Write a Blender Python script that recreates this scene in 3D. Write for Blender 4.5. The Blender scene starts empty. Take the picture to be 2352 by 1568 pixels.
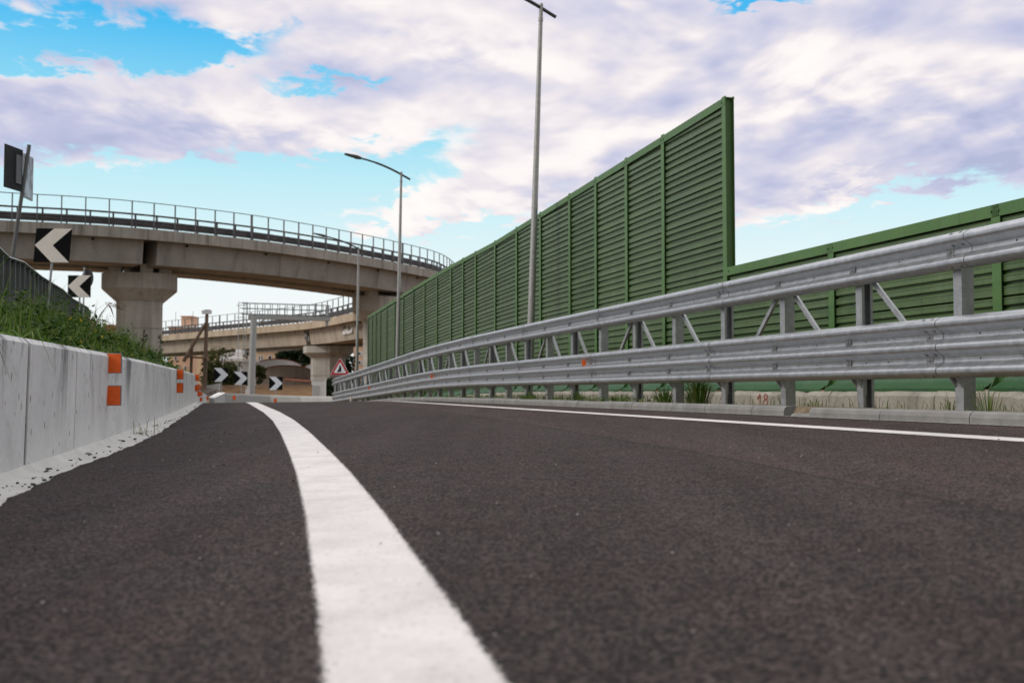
import bpy, math, random
import numpy as np
from mathutils import Vector, Matrix
R = random.Random(7)
C = bpy.context.scene.collection
SC = bpy.context.scene
rad = math.radians

# ------------------------------------------------------------------ camera
F, CX, CY, HZ, EYE = 2400., 1176., 784., 892., .40
PITCH = math.atan((HZ - CY) / F)
cd = bpy.data.cameras.new('camera'); cam = bpy.data.objects.new('camera', cd); C.objects.link(cam)
cam.location = (0, 0, EYE); cam.rotation_euler = (math.pi/2 + PITCH, 0, 0)
cd.sensor_width = 36; cd.lens = F / 2352 * 36; cd.clip_start = .05; cd.clip_end = 3000
cd.dof.use_dof = True; cd.dof.focus_distance = 8.3; cd.dof.aperture_fstop = 3.2
SC.camera = cam
SC.view_settings.view_transform = 'Standard'; SC.view_settings.look = 'None'
SC.view_settings.exposure = 0; SC.view_settings.gamma = 1
SC.render.film_transparent = False
SC.cycles.use_denoising = True
SC.cycles.max_bounces = 6; SC.cycles.diffuse_bounces = 3; SC.cycles.glossy_bounces = 3

# ------------------------------------------------------------------ sun and sky
SUN_EL, SUN_AZ = rad(36), rad(258)          # azimuth clockwise from +Y : from the left
ld = bpy.data.lights.new('sun', 'SUN'); ld.energy = 1.85; ld.angle = rad(20); ld.color = (1, .93, .84)
sun = bpy.data.objects.new('sun', ld); C.objects.link(sun)
sd = Vector((math.sin(SUN_AZ)*math.cos(SUN_EL), math.cos(SUN_AZ)*math.cos(SUN_EL), math.sin(SUN_EL)))
sun.rotation_euler = sd.to_track_quat('Z', 'Y').to_euler()

class NT:
    """tiny helper for node trees"""
    def __init__(s, tree): s.t = tree
    def n(s, typ, **kw):
        nd = s.t.nodes.new(typ)
        for k, v in kw.items():
            if k.startswith('i_'):
                nd.inputs[int(k[2:])].default_value = v
            else: setattr(nd, k, v)
        return nd
    def l(s, a, b): s.t.links.new(a, b)
    def val(s, x, sock):
        if isinstance(x, (int, float)): sock.default_value = x
        else: s.l(x, sock)
    def m(s, op, a, b=0., c=None, clamp=False):
        nd = s.t.nodes.new('ShaderNodeMath'); nd.operation = op; nd.use_clamp = clamp
        s.val(a, nd.inputs[0]); s.val(b, nd.inputs[1])
        if c is not None: s.val(c, nd.inputs[2])
        return nd.outputs[0]
    def mix(s, f, a, b, mode='MIX'):
        nd = s.t.nodes.new('ShaderNodeMix'); nd.data_type = 'RGBA'; nd.blend_type = mode
        s.val(f, nd.inputs[0])
        for x, k in ((a, 6), (b, 7)):
            if isinstance(x, (tuple, list)): nd.inputs[k].default_value = tuple(x[:3]) + (1,)
            else: s.l(x, nd.inputs[k])
        return nd.outputs[2]
    def smooth(s, x, a, b):
        nd = s.t.nodes.new('ShaderNodeMapRange'); nd.interpolation_type = 'SMOOTHSTEP'
        s.l(x, nd.inputs[0]); nd.inputs[1].default_value = a; nd.inputs[2].default_value = b
        return nd.outputs[0]
    def noise(s, vec, scale, detail=4, rough=.55, dist=0.):
        nd = s.t.nodes.new('ShaderNodeTexNoise')
        nd.inputs['Scale'].default_value = scale; nd.inputs['Detail'].default_value = detail
        nd.inputs['Roughness'].default_value = rough; nd.inputs['Distortion'].default_value = dist
        if vec is not None: s.l(vec, nd.inputs['Vector'])
        return nd.outputs[0]
    def ramp(s, x, stops):
        nd = s.t.nodes.new('ShaderNodeValToRGB'); e = nd.color_ramp.elements
        while len(e) < len(stops): e.new(.5)
        for i, (p, c) in enumerate(stops):
            e[i].position = p; e[i].color = tuple(c) + (1,)
        s.l(x, nd.inputs[0]); return nd.outputs[0]
    def mapping(s, vec, sc=(1, 1, 1), loc=(0, 0, 0), rot=(0, 0, 0)):
        nd = s.t.nodes.new('ShaderNodeMapping')
        nd.inputs['Scale'].default_value = sc; nd.inputs['Location'].default_value = loc; nd.inputs['Rotation'].default_value = rot
        s.l(vec, nd.inputs['Vector']); return nd.outputs[0]

W = bpy.data.worlds.new('World'); SC.world = W; W.use_nodes = True
W.node_tree.nodes.clear()
W.cycles.sampling_method = 'MANUAL'; W.cycles.sample_map_resolution = 512
g = NT(W.node_tree)
tc = g.n('ShaderNodeTexCoord'); d = tc.outputs['Generated']
sp = g.n('ShaderNodeSeparateXYZ'); g.l(d, sp.inputs[0]); dx, dy, dz = sp.outputs
nish = g.n('ShaderNodeTexSky'); nish.sky_type = 'NISHITA'; nish.sun_disc = False
nish.sun_elevation = SUN_EL; nish.sun_rotation = SUN_AZ
nsk = g.mix(1., nish.outputs[0], (.1, .1, .1), 'MULTIPLY')
elev = g.m('MAXIMUM', dz, 0.)
clear = g.ramp(elev, [(0, (.96, .975, .98)), (.09, (.92, .98, .985)), (.145, (.72, .93, .975)), (.195, (.54, .87, .965)), (.25, (.30, .74, .95)), (.325, (.06, .52, .93)), (.55, (.05, .3, .75))])
skyc = g.mix(.06, clear, nsk)
# sky directions ahead of the road, in tangent units (tan of azimuth / of height), scaled
dys = g.m('MAXIMUM', dy, .08)
U = g.m('DIVIDE', dx, dys); V = g.m('DIVIDE', dz, dys)
den = g.m('ADD', elev, .16)
cv = g.n('ShaderNodeCombineXYZ'); g.l(g.m('DIVIDE', dx, den), cv.inputs[0]); g.l(g.m('DIVIDE', dy, den), cv.inputs[1]); g.l(g.m('MULTIPLY', dz, 2.2), cv.inputs[2])
cvo = cv.outputs[0]
n_big = g.noise(cvo, 1.15, 4, .58, .25)
n_mid = g.noise(g.mapping(cvo, (1.0, .8, 1), (3.1, 1.7, 0)), 2.6, 5, .6, .5)
n_fin = g.noise(g.mapping(cvo, (1, .8, 1), (7.3, 2.2, 0)), 8.5, 4, .62, .3)
uw = g.m('ADD', U, g.m('MULTIPLY', g.m('SUBTRACT', n_mid, .5), .20))
vw = g.m('ADD', V, g.m('MULTIPLY', g.m('SUBTRACT', n_fin, .5), .10))
def blob(x, y, rx, ry, amp, tilt=0):
    """soft ellipse of cloud (amp > 0) or of clear sky (amp < 0), seen in direction x, y"""
    u0, v0 = (x - CX) / F, (HZ - y) / F
    a = g.m('SUBTRACT', uw, u0); b = g.m('SUBTRACT', vw, v0)
    c, s_ = math.cos(tilt), math.sin(tilt)
    p = g.m('ADD', g.m('MULTIPLY', a, c), g.m('MULTIPLY', b, s_)); q = g.m('SUBTRACT', g.m('MULTIPLY', b, c), g.m('MULTIPLY', a, s_))
    p = g.m('MULTIPLY', p, F / rx); q = g.m('MULTIPLY', q, F / ry)
    r2 = g.m('ADD', g.m('MULTIPLY', p, p), g.m('MULTIPLY', q, q))
    return g.m('MULTIPLY', g.m('POWER', 2.718, g.m('MULTIPLY', r2, -1.)), amp)
cover = g.m('ADD', g.m('MULTIPLY', g.m('SUBTRACT', n_big, .5), .55), g.m('MULTIPLY', g.m('SUBTRACT', n_mid, .5), .75))
cover = g.m('ADD', cover, g.m('MULTIPLY', g.m('SUBTRACT', n_fin, .5), .36))
cover = g.m('ADD', cover, g.m('MULTIPLY', g.smooth(elev, .10, .26), .30))
cover = g.m('ADD', cover, .22)
for b in [(160, 85, 430, 70, -1.6, .02), (780, 410, 330, 55, -.8, 0), (430, 120, 190, 35, -.5, .2), (700, 185, 150, 30, -1.05, 0), (860, 175, 60, 18, -.5, 0), (520, 490, 720, 110, -1.15, -.05),
          (300, 430, 380, 60, -.5, 0), (1010, 330, 150, 70, -.8, .3), (850, 680, 900, 130, -1.2, 0), (1740, 0, 110, 16, -.95, 0),
          (2200, 500, 330, 80, -1.0, -.1), (1850, 620, 360, 75, -1.0, 0), (1500, 480, 200, 40, -.1, 0),
          (330, 200, 640, 75, .45, -.12), (120, 330, 260, 60, .35, 0), (820, 270, 300, 60, .45, -.15), (1090, 430, 260, 70, 1.15, .35), (960, 490, 280, 42, 1.0, .05),
          (1950, 425, 130, 26, .9, .1), (1780, 440, 190, 60, 1.0, .1), (1500, 180, 900, 240, .45, 0), (2150, 330, 320, 60, .5, .05),
          (1760, 570, 70, 9, .5, 0), (2000, 515, 60, 9, .5, 0), (1870, 495, 60, 9, .5, 0), (600, 30, 500, 50, .4, 0)]:
    cover = g.m('ADD', cover, blob(*b))
mask = g.smooth(cover, -.08, .56)
def field(off):
    c = g.mapping(cvo, (1, 1, 1), off)
    a_ = g.noise(g.mapping(c, (1.0, .8, 1), (3.1, 1.7, 0)), 2.6, 4, .52, .5); b_ = g.noise(g.mapping(c, (1, .8, 1), (7.3, 2.2, 0)), 8.5, 2, .5, .3)
    return g.m('ADD', a_, g.m('MULTIPLY', b_, .30))
rel = g.m('SUBTRACT', field((0, 0, 0)), field((-.06, -.11, .05)))
lum = g.m('ADD', g.m('MULTIPLY', rel, 1.5), .47)
lum = g.m('ADD', lum, g.m('MULTIPLY', g.m('SUBTRACT', n_big, .5), -1.25))
lum = g.m('ADD', lum, g.m('MULTIPLY', g.m('SUBTRACT', n_fin, .5), .35))
lum = g.m('ADD', lum, g.m('MULTIPLY', g.m('SUBTRACT', 1., g.smooth(cover, .0, .55)), .16))
for b in [(620, 235, 420, 60, .22, -.1), (1000, 470, 300, 80, .35, .3), (1880, 140, 130, 90, .25, 0), (1960, 420, 140, 30, .4, 0), (2080, 130, 150, 50, .25, 0),
          (1100, 60, 260, 60, .25, -.3), (2080, 330, 420, 80, -.22, 0), (850, 190, 200, 60, -.2, 0), (1500, 150, 300, 80, -.12, 0), (60, 270, 220, 50, -.1, 0)]:
    lum = g.m('ADD', lum, blob(*b))
cloudc = g.ramp(lum, [(0., (.46, .50, .70)), (.2, (.57, .585, .77)), (.42, (.71, .695, .815)), (.6, (.86, .81, .85)), (.78, (.98, .93, .925)), (1, (1., .975, .95))])
colr = g.mix(mask, skyc, cloudc)
# higher than the picture reaches, and behind: an even bright overcast
colr = g.mix(g.smooth(elev, .40, .72), colr, (1.42, 1.40, 1.40))
colr = g.mix(g.m('SUBTRACT', 1., g.smooth(dy, -.35, .15)), colr, (.60, .59, .585))
bg = g.n('ShaderNodeBackground'); g.l(colr, bg.inputs[0]); bg.inputs[1].default_value = 1.0
wo = g.n('ShaderNodeOutputWorld'); g.l(bg.outputs[0], wo.inputs[0])

# ------------------------------------------------------------------ materials
def mat(name):
    m = bpy.data.materials.new(name); m.use_nodes = True
    t = NT(m.node_tree); b = m.node_tree.nodes['Principled BSDF']
    return m, t, b
def bump(t, b, h, strength, dist):
    n = t.n('ShaderNodeBump'); n.inputs['Strength'].default_value = strength; n.inputs['Distance'].default_value = dist
    t.l(h, n.inputs['Height']); t.l(n.outputs[0], b.inputs['Normal'])
def ocoord(t): return t.n('ShaderNodeTexCoord').outputs['Object']
def simple(name, col, rough=.6, metal=0., var=.25, scale=6., bmp=0., spec=.5, streak=False):
    m, t, b = mat(name); oc = ocoord(t)
    v = t.mapping(oc, (1, 1, .12)) if streak else oc
    n = t.noise(v, scale, 6, .6)
    lo = tuple(c * (1 - var) for c in col); hi = tuple(min(1, c * (1 + var)) for c in col)
    t.l(t.ramp(n, [(.3, lo), (.7, hi)]), b.inputs['Base Color'])
    b.inputs['Roughness'].default_value = rough; b.inputs['Metallic'].default_value = metal
    b.inputs['Specular IOR Level'].default_value = spec
    if bmp: bump(t, b, t.noise(oc, scale * 6, 5, .6), bmp, .01)
    return m

def asphalt_mat():
    m, t, b = mat('asphalt'); oc = ocoord(t)
    big = t.noise(t.mapping(oc, (1, .35, 1)), .55, 4, .6)
    pat = t.noise(oc, 5., 5, .6)
    g1 = t.noise(oc, 95., 3, .75)
    vo = t.n('ShaderNodeTexVoronoi'); vo.inputs['Scale'].default_value = 140.; t.l(oc, vo.inputs['Vector'])
    cs = t.n('ShaderNodeSeparateColor'); t.l(vo.outputs['Color'], cs.inputs[0])
    st = cs.outputs[0]
    col = t.ramp(t.m('ADD', t.m('MULTIPLY', g1, .62), t.m('MULTIPLY', st, .50)), [(.3, (.0075, .0055, .0055)), (.52, (.0315, .0238, .0240)), (.8, (.128, .101, .098))])
    k = t.m('ADD', t.m('MULTIPLY', big, .75), t.m('MULTIPLY', pat, .55)); mott = t.noise(oc, 26., 4, .7); k = t.m('ADD', k, t.m('MULTIPLY', t.m('SUBTRACT', mott, .5), .8)); band = t.noise(t.mapping(oc, (2.2, .10, 1), rot=(0, 0, -.278)), 1.3, 4, .6); k = t.m('ADD', k, t.m('MULTIPLY', t.m('SUBTRACT', band, .5), .9)); k = t.m('MAXIMUM', t.m('ADD', k, .22), .15)
    kk = t.n('ShaderNodeCombineColor'); [t.l(k, kk.inputs[i]) for i in range(3)]
    col = t.mix(1., col, kk.outputs[0], 'MULTIPLY')
    hue = t.noise(t.mapping(oc, (1, 1, 1), (5, 3, 0)), 1.6, 5, .7)
    col = t.mix(t.smooth(hue, .42, .62), col, t.mix(1., col, (1.07, .985, .97), 'MULTIPLY'))
    # second paving lane, browner, beyond the longitudinal joint
    at_ = t.n('ShaderNodeAttribute'); at_.attribute_name = 'lateral'
    lat = t.m('ADD', at_.outputs['Fac'], t.m('MULTIPLY', t.m('SUBTRACT', pat, .5), .05))
    lane = t.smooth(lat, 3.02, 3.05)
    col = t.mix(lane, col, t.mix(1., col, (1.28, 1.22, 1.20), 'MULTIPLY'))
    seam = t.m('SUBTRACT', 1., t.m('MULTIPLY', t.m('ABSOLUTE', t.m('SUBTRACT', lat, 3.03)), 45.), clamp=True)
    col = t.mix(t.m('MULTIPLY', seam, .65), col, (.018, .016, .016))
    # a few pale aggregate stones
    vp = t.n('ShaderNodeTexVoronoi'); vp.inputs['Scale'].default_value = 42.; t.l(oc, vp.inputs['Vector'])
    c2 = t.n('ShaderNodeSeparateColor'); t.l(vp.outputs['Color'], c2.inputs[0])
    pale = t.m('MULTIPLY', t.m('GREATER_THAN', c2.outputs[1], .972), t.m('LESS_THAN', vp.outputs['Distance'], .13))
    col = t.mix(t.m('MULTIPLY', pale, .85), col, (.60, .55, .50))
    t.l(col, b.inputs['Base Color'])
    b.inputs['Roughness'].default_value = .88; b.inputs['Specular IOR Level'].default_value = .22
    h = t.m('ADD', g1, t.m('MULTIPLY', vo.outputs['Distance'], -.9))
    bump(t, b, h, 1., .010)
    return m
def paint_mat():
    m, t, b = mat('road_paint'); oc = ocoord(t)
    n = t.noise(oc, 4., 6, .65); f = t.noise(oc, 90., 3, .7)
    vo = t.n('ShaderNodeTexVoronoi'); vo.inputs['Scale'].default_value = 55.; t.l(oc, vo.inputs['Vector'])
    c2 = t.n('ShaderNodeSeparateColor'); t.l(vo.outputs['Color'], c2.inputs[0])
    spot = t.m('MULTIPLY', t.m('GREATER_THAN', c2.outputs[0], .80), t.m('LESS_THAN', vo.outputs['Distance'], .33))
    col = t.ramp(t.m('ADD', t.m('MULTIPLY', n, .6), t.m('MULTIPLY', f, .4)), [(.3, (.45, .425, .425)), (.6, (.70, .665, .665))])
    col = t.mix(t.m('MULTIPLY', spot, .4), col, (.30, .27, .26))
    t.l(col, b.inputs['Base Color']); b.inputs['Roughness'].default_value = .6
    # ragged overspray along both edges
    at_ = t.n('ShaderNodeAttribute'); at_.attribute_name = 'edge'
    e = t.m('ADD', at_.outputs['Fac'], t.m('MULTIPLY', t.m('SUBTRACT', t.noise(oc, 130., 3, .8), .5), 1.0))
    tr = t.n('ShaderNodeBsdfTransparent'); mx = t.n('ShaderNodeMixShader')
    t.l(t.m('GREATER_THAN', e, .42), mx.inputs[0]); t.l(tr.outputs[0], mx.inputs[1]); t.l(b.outputs[0], mx.inputs[2])
    t.l(mx.outputs[0], m.node_tree.nodes['Material Output'].inputs[0])
    bump(t, b, f, .5, .004)
    return m
def barrier_mat():
    m, t, b = mat('barrier_concrete'); oc = ocoord(t)
    rp = t.n('ShaderNodeNewGeometry').outputs['Random Per Island']
    n = t.noise(oc, 2.2, 6, .6); f = t.noise(oc, 26., 5, .65)
    col = t.ramp(t.m('ADD', t.m('MULTIPLY', n, .65), t.m('MULTIPLY', f, .35)), [(.32, (.49, .49, .495)), (.52, (.63, .63, .635)), (.70, (.73, .73, .73))])
    tone = t.m('ADD', t.m('MULTIPLY', rp, .34), .82); tk = t.n('ShaderNodeCombineColor'); [t.l(tone, tk.inputs[i]) for i in range(3)]
    col = t.mix(1., col, tk.outputs[0], 'MULTIPLY')
    # dark run-off streaks hanging from the top edge
    at_ = t.n('ShaderNodeAttribute'); at_.attribute_name = 'updown'; up = at_.outputs['Fac']
    s1 = t.noise(t.mapping(oc, (1.0, 1.0, .22)), 1.9, 6, .62, .9)
    s2 = t.noise(t.mapping(oc, (1, 1, .06)), 16., 4, .6)
    st = t.m('MULTIPLY', t.smooth(s1, .52, .66), t.smooth(up, .1, .95))
    st = t.m('ADD', t.m('MULTIPLY', st, .85), t.m('MULTIPLY', t.m('MULTIPLY', t.smooth(s2, .5, .75), t.smooth(up, -.4, 1.1)), .16), clamp=True)
    col = t.mix(st, col, (.095, .096, .102))
    # little air holes
    vo = t.n('ShaderNodeTexVoronoi'); vo.inputs['Scale'].default_value = 17.; t.l(t.mapping(oc, (1, 1, .45)), vo.inputs['Vector'])
    c2 = t.n('ShaderNodeSeparateColor'); t.l(vo.outputs['Color'], c2.inputs[0])
    hole = t.m('MULTIPLY', t.m('GREATER_THAN', c2.outputs[0], .45), t.m('LESS_THAN', vo.outputs['Distance'], .17))
    hole = t.m('MULTIPLY', hole, t.smooth(t.noise(oc, 1.1, 2, .5), .38, .52))
    col = t.mix(t.m('MULTIPLY', hole, .8), col, (.10, .10, .10))
    t.l(col, b.inputs['Base Color']); b.inputs['Roughness'].default_value = .75; b.inputs['Specular IOR Level'].default_value = .3
    bump(t, b, t.m('SUBTRACT', f, hole), .25, .006)
    return m
def concrete_mat(name, lo, hi, streak=.6, dark=(.07, .06, .055), sc=.5):
    m, t, b = mat(name); oc = ocoord(t)
    n = t.noise(oc, sc * 1.2, 7, .62); f = t.noise(oc, sc * 22, 5, .6)
    s1 = t.noise(t.mapping(oc, (1, 1, .07)), sc * 2.6, 6, .65, .4)
    col = t.ramp(t.m('ADD', t.m('MULTIPLY', n, .7), t.m('MULTIPLY', f, .3)), [(.33, lo), (.68, hi)])
    col = t.mix(t.m('MULTIPLY', t.smooth(s1, .48, .72), streak), col, dark)
    t.l(col, b.inputs['Base Color']); b.inputs['Roughness'].default_value = .85; b.inputs['Specular IOR Level'].default_value = .25
    bump(t, b, f, .3, .02)
    return m
def galv_mat(name, lo, hi, rough=.42, metal=.85):
    m, t, b = mat(name); oc = ocoord(t)
    n = t.noise(t.mapping(oc, (1, 1, .8)), 13., 6, .65); f = t.noise(oc, 75., 4, .7)
    sc = t.noise(t.mapping(oc, (3, 3, 26), rot=(0, .9, .5)), 3., 4, .6)
    k = t.m('ADD', t.m('ADD', t.m('MULTIPLY', n, .5), t.m('MULTIPLY', f, .25)), t.m('MULTIPLY', sc, .25))
    t.l(t.ramp(k, [(.34, lo), (.64, hi)]), b.inputs['Base Color'])
    b.inputs['Metallic'].default_value = metal
    t.l(t.m('ADD', t.m('MULTIPLY', n, .3), rough - .12), b.inputs['Roughness'])
    bump(t, b, f, .10, .003)
    return m
def green_mat(name, lo, hi, rough=.42):
    m, t, b = mat(name); oc = ocoord(t)
    rp = t.n('ShaderNodeObjectInfo').outputs['Random']
    n = t.noise(t.mapping(oc, (1, 1, 3)), 1.6, 6, .65); f = t.noise(oc, 30., 4, .65)
    k = t.m('ADD', t.m('MULTIPLY', n, .75), t.m('MULTIPLY', f, .25)); k = t.m('ADD', k, t.m('MULTIPLY', t.m('SUBTRACT', rp, .5), .12))
    col = t.ramp(k, [(.34, lo), (.66, hi)])
    dust = t.smooth(t.noise(t.mapping(oc, (1, 1, .2)), 4., 5, .6), .56, .8)
    col = t.mix(t.m('MULTIPLY', dust, .30), col, (.20, .22, .18))
    run = t.noise(t.mapping(oc, (1, 1, .05)), 9., 5, .65)
    col = t.mix(t.m('MULTIPLY', t.smooth(run, .55, .74), .35), col, (.018, .034, .014))
    t.l(t.ramp(f, [(.3, (.42, .42, .42)), (.7, (.60, .60, .60))]), b.inputs['Specular IOR Level'])
    bump(t, b, t.m('ADD', t.noise(oc, 1.7, 3, .5), t.m('MULTIPLY', f, .05)), .25, .02)
    t.l(col, b.inputs['Base Color']); t.l(t.m('ADD', t.m('MULTIPLY', n, .25), rough - .1), b.inputs['Roughness'])
    return m
def leaf_mat(name, cols, rough=.55, trans=.25):
    m, t, b = mat(name)
    rp = t.n('ShaderNodeNewGeometry').outputs['Random Per Island']; oc = ocoord(t)
    k = t.m('ADD', t.m('MULTIPLY', rp, .6), t.m('MULTIPLY', t.noise(oc, .9, 3, .6), .45))
    st = [(i / (len(cols) - 1) * .75 + .12, c) for i, c in enumerate(cols)]
    col = t.ramp(k, st); t.l(col, b.inputs['Base Color'])
    b.inputs['Roughness'].default_value = rough; b.inputs['Specular IOR Level'].default_value = .15
    tr = t.n('ShaderNodeBsdfTranslucent'); t.l(col, tr.inputs[0]); mx = t.n('ShaderNodeMixShader'); mx.inputs[0].default_value = trans
    t.l(b.outputs[0], mx.inputs[1]); t.l(tr.outputs[0], mx.inputs[2]); t.l(mx.outputs[0], m.node_tree.nodes['Material Output'].inputs[0])
    return m

M = dict(
    asphalt=asphalt_mat(), paint=paint_mat(), barrier=barrier_mat(),
    gutter=concrete_mat('gutter_concrete', (.50, .49, .475), (.66, .65, .63), .22, (.27, .25, .23), 3.),
    kerb=concrete_mat('kerb_concrete', (.15, .15, .147), (.27, .268, .26), .3, (.15, .14, .12), 4.),
    plinth=concrete_mat('plinth_concrete', (.36, .335, .29), (.56, .52, .455), .5, (.17, .14, .10), 2.2),
    fascia=concrete_mat('fascia_concrete', (.26, .242, .220), (.42, .397, .364), .65, (.075, .060, .050), .5),
    girder=concrete_mat('girder_concrete', (.25, .239, .224), (.38, .365, .342), .5, (.095, .088, .08), .35),
    pier=concrete_mat('pier_concrete', (.33, .315, .29), (.50, .48, .445), .5, (.13, .115, .10), .45),
    warm=concrete_mat('warm_concrete', (.36, .29, .215), (.52, .43, .33), .4, (.17, .13, .10), .35),
    warmg=concrete_mat('warm_girder_concrete', (.32, .275, .225), (.48, .42, .35), .45, (.13, .11, .09), .25),
    farwall=concrete_mat('far_wall_concrete', (.40, .405, .40), (.54, .545, .54), .2, (.25, .25, .25), .8),
    galv=galv_mat('galvanised_steel', (.33, .345, .362), (.52, .54, .562), .42, .92),
    galv_post=galv_mat('galvanised_post', (.27, .28, .29), (.46, .475, .49), .48, .75),
    bolt=galv_mat('bolt_steel', (.13, .135, .14), (.30, .31, .32), .5, .7),
    lamp=galv_mat('lamp_pole_steel', (.25, .25, .245), (.46, .46, .45), .5, .6),
    lampdark=simple('lamp_head_grey', (.06, .06, .06), .5),
    rail_dark=simple('weathered_rail_steel', (.085, .08, .085), .6, .3, .3, 1.),
    rail_mid=simple('grey_fence_steel', (.13, .135, .142), .6, .25, .2, 1.),
    hole=simple('hole_shadow_black', (.012, .014, .012), .9),
    green=green_mat('green_panel_paint', (.050, .095, .034), (.090, .146, .056), .38),
    green_post=green_mat('green_post_paint', (.054, .130, .034), (.080, .170, .048), .45),
    green_skirt=green_mat('green_skirt_paint', (.036, .115, .044), (.06, .155, .065), .4),
    orange=simple('orange_reflector', (.82, .12, .008), .45, 0, .10, 30.),
    alu=simple('grey_plate', (.32, .33, .34), .5, .5),
    black=simple('sign_black', (.006, .006, .008), .7, 0, .2, 6., 0, .12),
    cream=simple('sign_cream', (.90, .84, .78), .5, 0, .06, 3.),
    white=simple('sign_white', (.80, .85, .93), .5, 0, .05, 3.),
    red=simple('sign_red', (.48, .016, .022), .4, 0, .1, 3.),
    signback=simple('sign_back_grey', (.022, .024, .027), .7, .0, .25, 6., 0, .2),
    redpaint=simple('red_spray', (.44, .10, .085), .8, 0, .3, 40.),
    gwhite=simple('white_graffiti', (.62, .61, .60), .8, 0, .15, 2.),
    gdark=simple('dark_graffiti', (.05, .05, .06), .8),
    wood=simple('weathered_wood', (.15, .11, .08), .9, 0, .4, 4., .3, .3, True),
    gantry=galv_mat('gantry_steel', (.30, .32, .325), (.46, .48, .49), .55, .35),
    dirt=simple('verge_soil', (.16, .125, .085), .95, 0, .5, 9., .8, .2),
    soil=simple('bank_soil', (.055, .050, .025), .95, 0, .5, 5., .6, .2),
    field=simple('dry_grass_field', (.20, .115, .055), .95, 0, .4, 1.2, .6, .2),
    terrain=simple('terrain_soil', (.13, .11, .07), .95, 0, .4, .3, .3, .2),
    chunk=simple('asphalt_crumb', (.022, .020, .020), .9, 0, .5, 40.),
    weeds=leaf_mat('weed_leaves', [(.005, .016, .003), (.020, .055, .006), (.052, .118, .012), (.13, .20, .03)]),
    blades=leaf_mat('grass_blades', [(.025, .065, .010), (.06, .14, .018), (.12, .20, .04), (.22, .21, .08)]),
    stalk=simple('dry_stalk', (.16, .10, .05), .9),
    flower=simple('yellow_petals', (.75, .55, .03), .7),
    dark_leaf=leaf_mat('dark_tree_leaves', [(.006, .013, .006), (.013, .028, .010), (.026, .045, .016)], .6, .12),
    mid_leaf=leaf_mat('bush_leaves', [(.022, .034, .010), (.060, .075, .020), (.12, .12, .04)], .6, .2),
    bark=simple('tree_bark', (.07, .05, .035), .95),
    ochre=simple('orange_render', (.74, .52, .35), .9, 0, .12, .5),
    ochre2=simple('pink_render', (.66, .42, .29), .9, 0, .12, .5),
    pale=simple('white_render', (.66, .66, .68), .85, 0, .1, .5),
    tile=simple('roof_tile', (.26, .085, .05), .85, 0, .25, 1.),
    pane=simple('dark_window', (.02, .022, .028), .2),
    film=simple('greenhouse_film', (.86, .85, .86), .5, 0, .06, .6),
    ghwall=concrete_mat('greenhouse_wall', (.25, .20, .165), (.36, .30, .255), .4, (.15, .12, .10), .5),
    cab=simple('cabinet_white', (.62, .64, .65), .5, 0, .06), cabd=simple('cabinet_door', (.40, .42, .43), .5, 0, .08),
    rubble=simple('grey_rubble', (.20, .19, .18), .95, 0, .6, 6., 1.),
)

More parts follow.
